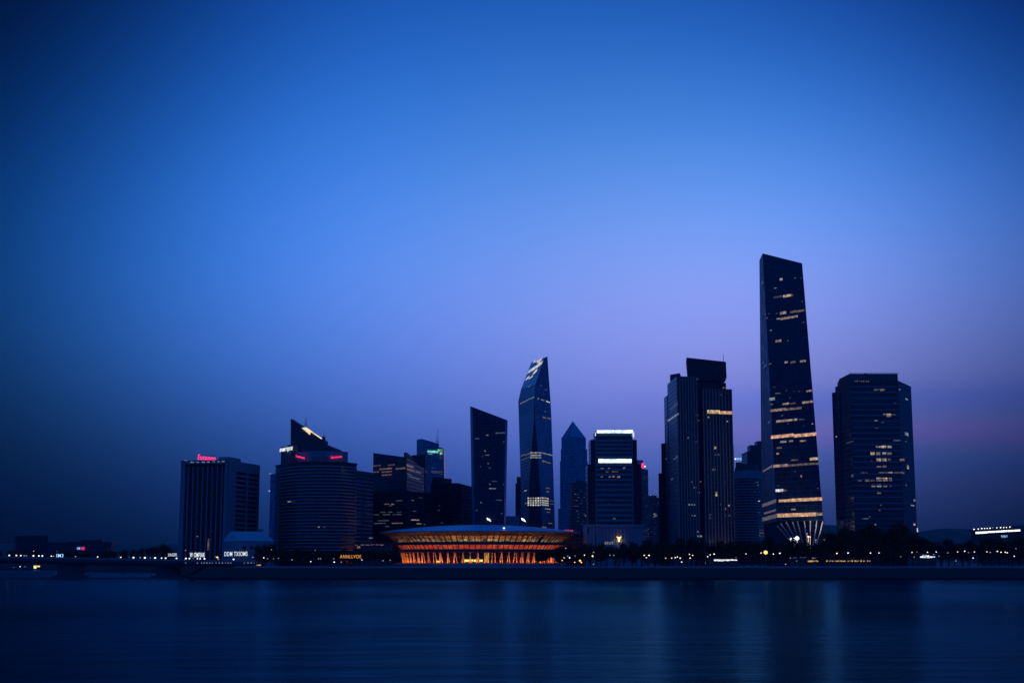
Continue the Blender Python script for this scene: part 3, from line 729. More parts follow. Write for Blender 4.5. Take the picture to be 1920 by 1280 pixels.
def behind_twisted():
    pts = front((966.5, 1800), (980, 1800), 30)
    t = box_tower('slim_block', 'slim block seen past the left edge of the twisted glass tower', 'office block', pts, zt(970, 906, 1800), FM['darkgrid'])
    q = front((969, 1805), (976.5, 1805), 20); MB().prism([(x, y, G) for x, y in q], [(x, y, zt(972, 893.5, 1805)) for x, y in q]).build('upper_step', FM['darkgrid'], t)
    pts = front((948, 1700), (974, 1700), 40)
    box_tower('low_blue_block', 'low block closing the gap between the black slab tower and the twisted tower', 'office block', pts, zt(960, 967, 1700), FM['bluegrid'])
    # pointed tower
    Yn, Ys = 1750, 1775
    t = None
    def ring(y, l, n, r):
        P = [at(l, y, Ys), at(n, y, Yn), at(r, y, Ys)]; P.append(P[0] + P[2] - P[1]); return P
    secs = [((1046.5, 1069, 1103), 1000, 952), ((1049.8, 1069.5, 1102), 952, 862), ((1051.3, 1070, 1101), 862, 839), ((1052.5, 1070.5, 1098.5), 839, 818)]
    P0 = ring(1000, *secs[0][0])
    t = thing('pointed_tower', 'blue tower with a pyramid point behind the banner-lit block', 'office tower', (P0[1].x, P0[1].y, G))
    for k, (e, yb, yt) in enumerate(secs):
        b, c = ring(yb, *e), ring(yt, *e)
        if k == 0:
            for p in b: p.z = G
        for p, q in zip(b, c): p.x, p.y = q.x, q.y
        zb, zc = b[1].z, c[1].z
        for p in b: p.z = zb
        for p in c: p.z = zc
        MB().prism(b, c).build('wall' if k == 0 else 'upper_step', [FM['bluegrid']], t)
    ap = at(1074, 789, (Yn + Ys) / 2 + 12)
    mb = MB()
    for i in range(4):
        j = (i + 1) % 4; w = (c[i] - c[j]).length
        mb.face([c[i], c[j], ap], [(0, c[i].z), (w, c[j].z), (w / 2, ap.z)])
    mb.build('pyramid_roof', FM['bluegrid'], t)
    pts = rect((1068, 1520), (1074, 1500), (1104, 1530))
    t = box_tower('flat_block', 'darker flat-topped block in front of the pointed tower', 'office block', pts, zt(1074, 904, 1500), FM['flats'])
    q = rect((1082, 1540), (1086, 1530), (1100, 1550)); MB().prism([(x, y, G) for x, y in q], [(x, y, zt(1086, 900, 1530)) for x, y in q]).build('upper_step', FM['flats'], t)
    f = face_of(pts, 1)
    it = [(285, 300, 838, 8, .4), (90, 180, 908, 5, .2)]
    rr = random.Random(5)
    for k in range(26): 
        x = rr.uniform(195, 295); it.append((x, x + rr.uniform(4, 12), rr.choice((640, 665, 690, 715, 740, 760, 800, 825, 850, 880, 905)), 5, rr.choice((.1, .15, .2))))
    lights(t, f, [i for i in it if i[0] > 188], 4.268, 1030, 770, .2)
    pts = front((1048, 1420), (1096, 1410), 30)
    t = box_tower('low_link_building', 'low dark building between the arena and the fluted podium', 'building', pts, zt(1075, 999, 1415), FM['darkgrid'])
    sign('voaoe', (1058, 997.5), (1074.5, 998), 5, 1408, 1406, 'small pink neon sign just above the right rim of the arena roof', M['letters_pink'])
behind_twisted()
def banner_block():
    Y0 = 1350
    mid = front((1118, Y0), (1189, Y0), 45); zs = zt(1150, 817, Y0); zt_ = zt(1150, 806, Y0)
    t = thing('banner_block', 'blocky banded tower with two glowing white bars across its front', 'office tower', (*mid[0], G))
    wall('wall', mid, G, zs, FM['grid'], t)
    up = front((1119.5, Y0 + 2), (1187.5, Y0 + 2), 40); MB().prism([(x, y, zs) for x, y in up], [(x, y, zt_) for x, y in up]).build('head', M['mid'], t)
    for (a, b, y, d) in ((1109, 1118, 824, 3), (1189, 1197, 824, 3), (1103, 1109, 870, 6), (1197, 1205, 870, 6)):
        q = front((a, Y0 + d), (b, Y0 + d), 36); wall('side_bay', q, G, zt((a + b) / 2, y, Y0 + d), FM['darkgrid'], t)
    f = face_of(mid, 0)
    # spandrel ledges
    a, b = Vector((*mid[0], 0)), Vector((*mid[1], 0)); W = (b - a).length
    ys = [826, 833.5, 841, 848.5, 856, 872, 880, 889.5, 899, 908.5, 918, 927.5, 937, 946.5, 956, 965.5, 975]
    for y in ys:
        z = zt(1150, y, Y0); c = (a + b) / 2
        MB().box((c.x, c.y - .45, z), W * .97, .9, 2.1).build('spandrel', M['mid'], t)
    for x in (1119, 1188):
        p = at(x, 1048, Y0); MB().box((p.x, p.y - .6, (zs + G) / 2), 1.0, 1.2, zs - G - .5).build('corner_pier', M['mid'], t)
    wl = lit('white_light_bar', (.66, .90, 1), 1.7, 4, 9, .12, .01, .6)
    window(t, face_of(up, 0), 1119, 1152, 808.8, 5.6, wl, 'light_bar', .9); window(t, face_of(up, 0), 1152.8, 1186.8, 808.8, 5.6, wl, 'light_bar', .9)
    window(t, f, 1122, 1184, 863.8, 7.2, wl, 'light_bar', 1.3)
    for s, x in ((-1, 1117.5), (1, 1188.6)):
        p = at(x, 814, Y0 + 3); MB().box((p.x, p.y + 6, p.z), .7, 12, 4.5).build('edge_light', M['letters_white'], t)
    p = at(1152, 806, Y0 + 2); MB().box((p.x, p.y, p.z + .6), .8, .8, 1.6).build('beacon', M['metal'], t)
    lights(t, f, [(408, 435, 461, 8, .7), (470, 484, 459, 7, .6), (590, 608, 456, 8, .6), (450, 480, 488, 7, .4), (500, 550, 486, 6, .4), (408, 428, 527, 7, .5), (475, 492, 527, 8, .6), (505, 520, 525, 9, .8), (542, 565, 528, 12, 1), (495, 522, 632, 5, .4), (470, 484, 746, 7, .3), (437, 450, 787, 7, .3), (470, 484, 790, 6, .2), (510, 530, 860, 8, .4)], 4.268, 1030, 770, .4)
    # fluted podium in front
    q = rect((1096, 1335), (1097, 1318), (1208, 1318)); q = front((1097, 1318), (1208, 1318), 34)
    zp = zt(1150, 983, 1318)
    t = box_tower('fluted_podium', 'pale fluted podium hall with a bright warm lamp on its front', 'building', q, zp, FM['podium'], cap=M['concrete'])
    ps_ = plain('blue_grey_stone', (.20, .30, .36), .8)
    a, b = Vector((*q[0], 0)), Vector((*q[1], 0)); W = (b - a).length
    for k in range(17):
        c = a + (b - a) * (k + .5) / 17; MB().box((c.x, c.y - .3, (zp - 2 + G) / 2), 1.1, .6, zp - 2 - G).build('flute', ps_, t)
    MB().box(((a.x + b.x) / 2, a.y - .5, zp - .9), W + .6, 1.0, 1.8).build('cornice', ps_, t)
    f = face_of(q, 0)
    window(t, f, 1101, 1104, 996, 8, FM['hotel_glass'], 'dark_window', .7)
    for x in (1134, 1138, 1142.5, 1147): window(t, f, x, x + 2.6, 1017.5, 5, M['cool_mid'], proud=.7)
    p = at(1160.5, 1008.5, 1315)
    L = thing('floodlight', 'bright warm floodlight fixed to the fluted podium front', 'floodlight', tuple(p))
    MB().ball(p + Vector((0, -1.2, 0)), 1.5, 0, 10, .8).build('lamp', M['lamp_amber'], L)
    MB().tube(p + Vector((0, 2.5, -1)), p + Vector((0, -.9, -.3)), .15).build('bracket', M['metal'], L)
    for x, y, k in ((1157, 1006, .5), (1164, 1006, .5), (1160.5, 1013.5, .9)):
        b_ = at(x, y, 1315.5); MB().ball(b_, k, 0, 6).build('lamp', M['lamp_warm'], L)
    pl = bpy.data.lights.new('floodlight_glow', 'SPOT'); pl.energy = 1000; pl.color = (1, .5, .25); pl.shadow_soft_size = .3; pl.spot_size = R(120); pl.spot_blend = 1
    po = bpy.data.objects.new('floodlight_glow', pl); COL.objects.link(po); po.location = p + Vector((0, -2.5, -1.0))
    po.rotation_euler = Vector((0, 1, -.05)).to_track_quat('-Z', 'Y').to_euler()
banner_block()
def right_of_banner():
    pts = rect((1194, 1615), (1203, 1600), (1217.5, 1620)); z1 = zt(1210, 878, 1600)
    t = box_tower('apartment_tower', 'gridded apartment tower with a small red lamp on its shoulder', 'apartment tower', pts, z1, FM['flats'])
    q = front((1197, 1606), (1208.5, 1606), 14); MB().prism([(x, y, z1 - 1) for x, y in q], [(x, y, zt(1203, 862, 1606)) for x, y in q]).build('roof_tower', FM['bluegrid'], t)
    MB().ball(at(1205, 872.5, 1598), 1.9, 0, 8, 1.7).build('red_lamp', M['letters_red'], t)
    MB().ball(at(1209.3, 874, 1598), .9, 0, 8).build('white_lamp', M['lamp_white'], t)
    f1 = face_of(pts, 1); rr = random.Random(8); it = []
    for k in range(22):
        x = rr.uniform(1205, 1216); it.append((x, x + .9, rr.uniform(890, 1010), 1.2, rr.choice((.1, .2))))
    lights(t, f1, it, 1, 0, 0, .3)
    pts = front((1214, 1900), (1240, 1900), 30)
    t = box_tower('far_apartment_block', 'pale far apartment block with roof lamps in the gap left of the stepped tower', 'apartment tower', pts, zt(1225, 932, 1900), FM['flats'])
    q = front((1219, 1906), (1233, 1906), 12); MB().prism([(x, y, G) for x, y in q], [(x, y, zt(1225, 928, 1906)) for x, y in q]).build('upper_step', FM['flats'], t)
    antenna(t, 1229.5, 920, 929, 1905, .2)
    for x, y in ((1220, 928), (1229.5, 927), (1230, 921)): MB().ball(at(x, y, 1903), .5, 0, 6).build('roof_lamp', M['lamp_dim'], t)
    f = face_of(pts, 0); it = [(1225, 1230, 963, 1.6, .4), (1227, 1232, 966, 1.4, .5), (1225, 1229, 968, 1.2, .4)]; rr = random.Random(9)
    for k in range(24):
        x = rr.uniform(1218, 1236); it.append((x, x + 1, rr.uniform(937, 1005), 1.1, .15))
    lights(t, f, it, 1, 0, 0, .2)
right_of_banner()
def stepped_tower():
    N = (1275, 1290); L = (1250, 1375)
    zA = zt(1273, 716, 1290)
    # left wing, recess, right wing
    n = Vector(g(*N)); r = Vector(g(1378.5, 1300)); u = (r - n).normalized(); W = (r - n).length
    l = Vector(g(*L)); dl = l - n
    t = thing('stepped_tower', 'dark stepped tower with a jutting roof box and one yellow lit row', 'office tower', (n.x, n.y, G))
    def blk(name, s0, s1, back, off, z0, z1, mat):
        a, b = n + u * W * s0 - dl.normalized() * -off, n + u * W * s1 + dl.normalized() * off
        q = [a + dl.normalized() * 0, b, b + dl * back, a + dl * back]
        return q, MB().prism([(p.x, p.y, z0) for p in q], [(p.x, p.y, z1) for p in q], 0, 1).build(name, [mat, M['roof']], t)
    zl = zt(1290, 705, 1290); zr1 = zt(1370, 729.5, 1300)
    qa, _ = blk('left_wing', 0, .355, .72, 0, G, zl, FM['ribs'])
    qb, _ = blk('recess', .355, .475, .7, 5, G, zl - 4, FM['slab'])
    qc, _ = blk('right_wing', .475, 1.0, .7, 0, G, zr1, FM['ribs'])
    blk('upper_tier', .475, .915, .6, 2.5, zr1, zt(1360, 717, 1300), FM['darkgrid'])
    # receding left part: lower tier on the side
    q = [l, n + dl * .5 - u * 0, n + dl * .5 + u * 8, l + u * 12]
    zs = zt(1250, 746, 1375)
    MB().prism([(p.x, p.y, G) for p in (n + dl * .72 - u * .4, n + dl * .72 + u * 10, l + u * 14, l)], [(p.x, p.y, zs) for p in (n + dl * .72 - u * .4, n + dl * .72 + u * 10, l + u * 14, l)], 0, 1).build('rear_wing', [FM['ribs'], M['roof']], t)
    q = [Vector(g(1262, 1335)), Vector(g(1281, 1322)), Vector(g(1283, 1345)), Vector(g(1264, 1356))]
    MB().prism([(p.x, p.y, zl - 8) for p in q], [(p.x, p.y, zt(1272, 699.8, 1325)) for p in q]).build('roof_tier', M['darkc'], t)
    # jutting roof box
    Y = 1308
    A = [at(1290.5, 708, Y), at(1353, 716.5, Y), at(1362.5, 707.5, Y), at(1361.2, 678, Y), at(1287.3, 670, Y)]
    B = [p + Vector((3, 30, 0)) for p in A]
    mb = MB(); mb.face(A, [(p.x, p.z) for p in A]); mb.face(B[::-1], [(p.x, p.z) for p in B[::-1]])
    for i in range(5):
        j = (i + 1) % 5; mb.face([A[j], A[i], B[i], B[j]], [(0, 0)] * 4)
    mb.build('roof_box', FM['darkgrid'], t)
    antenna(t, 1356.5, 663, 678, Y + 5, .2)
    # setbacks on the left
    for k, (x0, x1, y, Yq) in enumerate(((1243, 1251, 831, 1382), (1237, 1244, 887, 1388))):
        q = front((x0, Yq), (x1 + 3, Yq - 6), 22); MB().prism([(p[0], p[1], G) for p in q], [(p[0], p[1], zt(x0 + 2, y, Yq)) for p in q]).build('setback', FM['darkgrid'], t)
    q = front((1375, 1320), (1380.5, 1322), 20); MB().prism([(p[0], p[1], G) for p in q], [(p[0], p[1], zt(1378, 834, 1320)) for p in q]).build('setback', FM['darkgrid'], t)
    MB().ball(at(1379, 860, 1318), .8, 0, 6).build('lamp', M['lamp_white'], t)
    zu = lambda a, i: (Vector((a[i].x, a[i].y, G)), Vector((a[i + 1].x, a[i + 1].y, G)), Vector((a[i].x, a[i].y, G + 100)))
    fc, fa = zu(qc, 0), zu(qa, 0)
    side = (Vector((l.x, l.y, G)), Vector((n.x, n.y, G)), Vector((l.x, l.y, G + 100)))
    # real ribs
    for q0, s0, s1, k, zz in ((n, .475, 1.0, 9, zr1), (n, 0, .355, 7, zl)):
        for i in range(k + 1):
            c = n + u * W * (s0 + (s1 - s0) * i / k)
            MB().box((c.x, c.y - .5, (zz + G) / 2), .9, 1.0, zz - G - .2, math.atan2(u.y, u.x)).build('rib', M['mid'], t)
    window(t, fc, 1325.5, 1349, 772, 6.5, M['yellow'], 'lit_floor', 1.1); window(t, fc, 1349, 1372, 773.6, 5.5, M['strip'], 'lit_floor', 1.1)
    s, ox, oy = 3.12, 1220, 650
    lights(t, fc, [(330, 350, 411, 8, .6), (438, 452, 436, 8, .5), (420, 438, 240, 6, .4), (410, 420, 280, 6, .4), (369, 386, 590, 14, 1.0), (360, 380, 717, 12, .4), (378, 396, 860, 26, .85), (428, 440, 948, 12, .5), (452, 462, 928, 10, .6), (408, 416, 920, 8, .4), (338, 354, 982, 8, .45), (375, 410, 630, 7, .2), (425, 435, 790, 8, .2), (430, 440, 985, 8, .3), (340, 350, 1000, 10, .25), (455, 465, 985, 9, .25)], s, ox, oy, .7)
    lights(t, fa, [(216, 226, 532, 8, .6), (240, 248, 790, 8, .4), (250, 270, 822, 6, .4), (286, 296, 788, 6, .3), (220, 262, 922, 8, .5), (240, 268, 986, 8, .35), (268, 280, 1080, 8, .6), (272, 300, 1106, 10, .4), (275, 286, 850, 7, .3), (262, 280, 400, 6, .2), (265, 285, 430, 6, .2), (262, 270, 555, 6, .2), (180, 186, 900, 8, .3), (268, 276, 190, 6, .3)], s, ox, oy, .5)
    lights(t, side, [(100, 165, 412, 10, .5, 'cool_mid'), (132, 160, 332, 6, .2), (115, 160, 352, 6, .15), (135, 160, 652, 10, .25), (150, 158, 640, 10, .2), (120, 135, 772, 10, .25), (90, 97, 655, 8, .3)], s, ox, oy, .3)
    # wall washers at the foot of the right wing
    for k in range(4):
        c = n + u * W * (.54 + .13 * k)
        sp = bpy.data.lights.new('wall_washer', 'SPOT'); sp.energy = 2300; sp.color = (1, .62, .42); sp.spot_size = R(50); sp.spot_blend = 1; sp.shadow_soft_size = .3
        so_ = bpy.data.objects.new('wall_washer', sp); COL.objects.link(so_); so_.location = (c.x, c.y - 7, G + 3)
        so_.rotation_euler = Vector((0, .22, 1)).to_track_quat('-Z', 'Y').to_euler()
stepped_tower()
def behind_stepped():
    fr = [(1376, 1625), (1386, 1608), (1398, 1600), (1410, 1600), (1424, 1606), (1434, 1620)]
    P = [g(*q) for q in fr] + [g(1430, 1660), g(1378, 1660)]; z1 = zt(1400, 896, 1600)
    t = thing('round_banded_tower', 'round banded tower seen between the stepped tower and the tall leaning tower', 'office tower', (*P[2], G))
    wall('wall', P, G, z1, FM['banded_glass'], t)
    c = Vector((sum(p[0] for p in P) / len(P), sum(p[1] for p in P) / len(P)))
    z = z1 - 3.2; k = 0
    while z > G + 4 and k < 26:
        q = [Vector(p) + (Vector(p) - c).normalized() * .6 for p in P]
        MB().prism([(v.x, v.y, z) for v in q], [(v.x, v.y, z + 1.2) for v in q]).build('floor_band', M['mid'], t); z -= 3.15; k += 1
    for h0, h1, s in ((0, 9, .97), (9, 13, .8), (13, 16.5, .74)):
        q = [c + (Vector(p) - c) * s for p in P]; MB().prism([(v.x, v.y, z1 + h0) for v in q], [(v.x, v.y, z1 + h1) for v in q]).build('crown_tier', M['mid'] if h0 == 0 else M['darkc'], t)
    f = face_of(P, 3); lights(t, f, [(382, 410, 744, 12, .9, 'cool_hi'), (330, 360, 610, 8, .3), (375, 395, 520, 8, .3), (340, 380, 478, 6, .2), (375, 408, 908, 6, .25), (370, 390, 480, 5, .2)], 7.53, 1370, 840)
    MB().box(tuple(at(1385, 869, 1604)), 6, 3, 3).build('roof_box', M['darkc'], t)
    s = sign('8NB', (1382, 862.5), (1390.5, 862.5), 5, 1596, 1596, 'small bluish lit sign on the roof of the round banded tower', M['letters_blue'], posts=6)
    pts = front((1405.5, 1670), (1436, 1670), 40); 
    t = box_tower('ribbed_block', 'tall ribbed block half hidden behind the tall leaning tower', 'office tower', pts, [zt(1406, 846, 1670), zt(1432, 846, 1670)] + [zt(1432, 846, 1670)] * 2, FM['ribs'])
    q = front((1411.5, 1685), (1436, 1685), 20); MB().prism([(p[0], p[1], G) for p in q], [(p[0], p[1], zt(1415, 834, 1685)) for p in q]).build('upper_step', FM['ribs'], t)
    q = front((1425.5, 1695), (1440, 1695), 20); MB().prism([(p[0], p[1], G) for p in q], [(p[0], p[1], zt(1428, 826.5, 1695)) for p in q]).build('upper_step', FM['ribs'], t)
behind_stepped()
def tall_tower():
    YR, YN, YL = 1200, 1242, 1372
    yb = 977
    Bt = [at(1428.5, 985, YL), at(1457, 977, YN), at(1543.5, 973, YR)]
    zb = Bt[1].z
    for p in Bt: p.z = zb
    Tp = [at(1423.8, 488, YN + 30), at(1430, 475, YN), at(1504, 493.5, YR)]
    Tp[2] = hit(1504, 493.5, (Bt[1], Bt[2], Tp[1])); Tp[0] = hit(1423.8, 488, (Bt[0], Bt[1], Tp[1]))
    Bt.append(Bt[0] + Bt[2] - Bt[1]); Tp.append(Vector((Tp[0].x + Tp[2].x - Tp[1].x, Tp[0].y + Tp[2].y - Tp[1].y, Tp[2].z)))
    t = thing('leaning_tower', 'tallest tower, a dark tapering slab with lit floors on flared white columns', 'skyscraper', (Bt[1].x, Bt[1].y, G))
    mb = MB(); u = 0
    for i in range(4):
        j = (i + 1) % 4; w = (Bt[i] - Bt[j]).length
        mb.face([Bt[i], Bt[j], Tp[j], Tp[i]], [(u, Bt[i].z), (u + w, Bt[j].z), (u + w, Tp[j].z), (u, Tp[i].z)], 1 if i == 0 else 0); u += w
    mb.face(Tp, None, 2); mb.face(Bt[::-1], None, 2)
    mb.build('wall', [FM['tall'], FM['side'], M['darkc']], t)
    f = (Bt[1], Bt[2], Tp[1]); fl = (Bt[0], Bt[1], Tp[0])
    ux = (Bt[2] - Bt[1]).normalized(); n = fnormal(f)
    # narrower glass core under the overhang and flared columns
    lo = [Bt[1] + ux * 9 - n * 14, Bt[2] - ux * 6 - n * 8, Bt[3] - ux * 14 + n * 12, Bt[0] + ux * 16 + n * 14]
    MB().prism([(p.x, p.y, G) for p in lo], [(p.x, p.y, zb + .5) for p in lo]).build('lobby', FM['tall'], t)
    base = [(1471, 1001), (1480.5, 1004.5), (1488.5, 1006), (1494.5, 1005), (1502, 1005), (1512, 1007), (1519, 1008), (1527.5, 1005), (1535.5, 1005)]
    tops = [(1457.5, 985.5), (1463, 980), (1474, 977.5), (1486, 977.5), (1495, 976), (1508, 976), (1519.5, 975.5), (1532, 975), (1543, 976.5)]
    cm = plain('white_column', (.55, .56, .58), .5)
    for k, (b0, t0) in enumerate(zip(base, tops)):
        a = at(b0[0], b0[1], 1206 + (1543 - t0[0]) * .42); b = at(t0[0], t0[1], 1202 + (1543 - t0[0]) * .42)
        a2 = a + (a - b) * ((a.z - G) / (b.z - a.z))
        MB().tube(a2, b, .62, .5, 8).build('column', cm, t)
    # the lamps that wash the columns
    for x, y, s, m in ((1482.5, 1009.5, .9, 'lamp_white'), (1494.5, 1008.5, 1.9, 'lamp_white'), (1489, 1009, .6, 'lamp_white'), (1515.5, 1005.5, .7, 'lamp_warm'), (1519, 1006, .6, 'lamp_warm'), (1545.5, 1009.5, .8, 'lamp_dim'), (1529.5, 1011.5, .6, 'lamp_dim'), (1513, 999.5, .5, 'lamp_dim')):
        p = at(x, y, 1196)
        MB().ball(p, s, 0, 8, .9).tube(p - Vector((0, 0, p.z - G)), p - Vector((0, 0, s)), .12, None, 5).build('floodlight', M[m], t)
    for x, e, c, tx in ((1487, 15000, (.85, .92, 1), -.3), (1517, 12000, (1, .87, .76), 0), (1540, 9000, (1, .88, .8), .1)):
        p = at(x, 1008, 1190); pl = bpy.data.lights.new('column_floodlight', 'SPOT'); pl.energy = e; pl.color = c; pl.shadow_soft_size = .4; pl.spot_size = R(76); pl.spot_blend = 1
        po = bpy.data.objects.new('column_floodlight', pl); COL.objects.link(po); po.location = p
        po.rotation_euler = Vector((tx, 1, .9)).to_track_quat('-Z', 'Y').to_euler()
    A = [(265, 288, 272, 22, 1.0), (385, 395, 260, 5, .4), (432, 440, 262, 5, .3), (222, 240, 342, 8, .5), (292, 358, 403, 24, .95, 'warm_hi'), (358, 375, 400, 20, .3), (215, 285, 412, 18, .08), (440, 450, 450, 6, .3), (172, 185, 547, 6, .3), (235, 250, 545, 8, .5), (268, 318, 540, 26, .7), (348, 400, 531, 20, .45), (400, 462, 525, 22, .5), (240, 265, 587, 12, .5), (265, 410, 577, 22, .6), (155, 168, 580, 8, .4), (450, 460, 615, 8, .4), (188, 200, 680, 14, .6), (230, 278, 764, 24, .6), (328, 338, 762, 8, .4), (180, 200, 947, 10, .4), (305, 330, 933, 20, .6), (352, 395, 933, 20, .4), (428, 475, 925, 20, .6), (215, 232, 1133, 6, .3), (230, 270, 1183, 12, .5), (478, 522, 1163, 18, .6), (182, 228, 1228, 28, .6), (344, 354, 1218, 6, .3), (288, 340, 1266, 18, .7), (345, 395, 1263, 12, .4), (445, 535, 1252, 22, .6), (190, 212, 1270, 14, .4), (315, 325, 1160, 8, .15), (375, 385, 1166, 6, .15), (415, 428, 1166, 6, .15)]
    lights(t, f, A, 4.267, 1400, 460, .75, .8)
    Bq = [(180, 300, 112, 22, .55), (300, 412, 103, 20, .5), (222, 300, 196, 20, .6), (300, 382, 188, 18, .6), (395, 435, 184, 12, .3), (488, 500, 217, 10, .7), (308, 316, 218, 6, .3), (252, 300, 351, 16, .6), (318, 350, 346, 14, .6), (400, 445, 345, 14, .6), (225, 265, 397, 14, .35), (225, 242, 440, 16, .6), (335, 385, 488, 12, .5), (475, 540, 479, 24, .8), (200, 310, 531, 24, .8, 'warm_mid'), (310, 540, 521, 18, .35, 'strip_low'), (405, 415, 609, 22, .7), (218, 275, 716, 24, .8), (275, 300, 716, 16, .3), (520, 530, 660, 6, .3), (532, 542, 700, 8, .15), (242, 320, 793, 22, .8, 'strip'), (335, 368, 857, 12, .6), (520, 570, 892, 26, .7, 'warm_mid'), (260, 275, 155, 8, .2), (425, 435, 232, 6, .2), (360, 372, 573, 6, .2), (230, 245, 680, 10, .15)]
    lights(t, f, Bq, 4, 1400, 740, .7, .85)
    for x0, x1, y, h in ((183, 354, 309, 24), (354, 525, 300, 24), (320, 567, 784, 24), (228, 520, 899, 28)): window(t, f, 1400 + x0 / 4, 1400 + x1 / 4, 740 + y / 4, h / 4, M['strip'], 'lit_floor')
    for x0, x1, y, h, m in ((118, 222, 812, 22, 'strip_low'), (130, 222, 876, 14, 'strip_low'), (118, 226, 920, 26, 'strip_low'), (122, 195, 553, 14, 'strip_low'), (160, 176, 205, 10, 'cool_low')): window(t, fl, 1400 + x0 / 4, 1400 + x1 / 4, 740 + y / 4, h / 4, M[m], 'lit_floor')
    for x0, x1, y, h in ((119, 131, 300, 10), (136, 160, 965, 8)): window(t, fl, 1400 + x0 / 4.267, 1400 + x1 / 4.267, 460 + y / 4.267, h / 4.267, M['cool_low'])
tall_tower()
def right_tower():
    zf = zt(1646, 713, 1150)
    P = [g(1570.5, 1200), g(1577, 1193), g(1586, 1180), g(1605, 1150), g(1698, 1150), g(1722, 1190)]
    P += [g(1719, 1230), g(1583, 1235)]
    t = thing('octagonal_tower', 'broad octagonal office tower with a ribbed crown, rightmost of the skyline', 'office tower', (*P[3], G))
    core = [P[1], P[2], P[3], P[4], P[5], P[6], P[7]]
    z5 = zt(1711, 724.5, 1190)
    wall('wall', core, G, z5, FM['grid'], t)
    q = [P[0], (P[1][0] - .3, P[1][1]), (P[7][0], P[7][1]), (P[0][0] + 2, P[7][1])]
    wall('left_bay', [P[0], (P[1][0] + 1.5, P[1][1] + 1), (P[1][0] + 8, P[1][1] + 24), (P[0][0] + 9, P[0][1] + 26)], G, zt(1563, 736, 1200), FM['grid'], t)
    rc = [(P[1][0] + .3, P[1][1] - .5), (P[2][0] - .2, P[2][1] - .4)]
    c = Vector(((rc[0][0] + rc[1][0]) / 2, (rc[0][1] + rc[1][1]) / 2)); d = Vector(rc[1]) - Vector(rc[0])
    MB().box((c.x, c.y, (z5 - 6 + G) / 2), d.length, .7, z5 - 6 - G, math.atan2(d.y, d.x)).build('dark_strip', FM['slab'], t)  # black slab laid on the wall face, not set back
    cr = [(P[1][0] + 2, P[1][1]), (P[2][0], P[2][1] + .4), (P[3][0], P[3][1] + .4), (P[4][0] - .2, P[4][1] + .4), (P[4][0] + 2, P[4][1] + 40), (P[1][0] + 14, P[1][1] + 36)]
    zc = zt(1646, 700.5, 1150); zl = zt(1574, 718, 1193)
    MB().prism([(x, y, z5 - .5) for x, y in cr], [(cr[0][0], cr[0][1], zl), (cr[1][0], cr[1][1], zl + 2), (cr[2][0], cr[2][1], zc), (cr[3][0], cr[3][1], zc), (cr[4][0], cr[4][1], zc), (cr[5][0], cr[5][1], zl)]).build('crown', M['darkc'], t)
    a, b = Vector(P[3]), Vector(P[4])
    for k in range(27):
        p = a + (b - a) * (k + .5) / 27; MB().box((p.x, p.y - .25, (zc + z5) / 2 + .3), .55, 1.1, zc - z5 + .8).build('crown_rib', M['mid'], t)
    p = at(1622, 701, 1160); MB().box((p.x, p.y, zc + .8), 1.2, 1.2, 1.8).build('roof_box', M['darkc'], t)
    # floor ledges so the bands are real
    for k in range(22):
        z = z5 - 5 - k * 4.7
        if z < G + 6: break
        p = (a + b) / 2; MB().box((p.x, p.y - .18, z), (b - a).length - .4, .36, .9).build('floor_ledge', M['mid'], t)
    f = face_of(P, 3); fr = face_of(P, 4); fc = face_of(P, 2); fl = face_of(P, 0)
    s, ox, oy = 3.37, 1540, 680
    for k in range(9): window(t, f, ox + (204 + k * 11.2) / s, ox + (209 + k * 11.2) / s, oy + (116 + k * .3) / s, 1.6, M['cool_mid' if k % 3 else 'cool_low'], 'crown_light', 1.0)
    lights(t, f, [(332, 350, 170, 10, .35), (352, 365, 168, 8, .2), (370, 395, 171, 14, .4), (395, 405, 170, 8, .2), (490, 500, 168, 10, .4), (463, 472, 255, 7, .2), (392, 412, 328, 14, .4), (410, 440, 330, 18, .95), (440, 470, 330, 10, .3), (336, 356, 368, 10, .9), (380, 396, 376, 6, .2), (345, 380, 530, 10, .5), (380, 410, 530, 14, .9), (418, 445, 530, 14, .4), (310, 338, 572, 18, .85), (345, 372, 572, 18, .4), (385, 410, 572, 14, .5), (415, 445, 572, 14, .3), (348, 378, 612, 18, .6), (385, 412, 612, 18, .65), (495, 525, 612, 14, .3), (420, 440, 610, 12, .2), (350, 378, 656, 10, .3), (385, 412, 656, 14, .4), (365, 420, 694, 10, .3), (420, 450, 694, 12, .65), (460, 490, 694, 12, .4), (495, 525, 694, 12, .4), (230, 255, 741, 12, .35), (275, 305, 740, 16, .5), (312, 338, 740, 14, .5), (348, 382, 735, 22, .7), (388, 418, 735, 20, .85), (425, 445, 735, 20, .65), (316, 340, 776, 14, .7), (350, 380, 776, 14, .6), (390, 415, 776, 14, .7), (430, 442, 776, 14, .5), (352, 376, 822, 8, .4), (338, 345, 1020, 8, .7), (373, 380, 897, 6, .4), (362, 372, 930, 6, .35), (250, 290, 695, 8, .15), (258, 300, 983, 6, .2), (300, 312, 970, 6, .2), (340, 360, 410, 8, .15), (455, 500, 490, 8, .15), (312, 322, 620, 6, .3)], s, ox, oy, .85)
    lights(t, fr, [(530, 545, 230, 8, .5), (528, 548, 450, 20, .55), (540, 552, 658, 24, .6), (530, 540, 772, 8, .5), (582, 594, 868, 10, .7), (563, 585, 900, 8, .4), (580, 592, 1020, 12, .9), (602, 609, 1055, 24, .8), (528, 536, 497, 8, .3)], s, ox, oy, .4)
    lights(t, fl, [(92, 104, 465, 10, .35)], s, ox, oy); lights(t, fc, [(190, 205, 712, 16, .12), (160, 205, 500, 5, .08)], s, ox, oy)
right_tower()
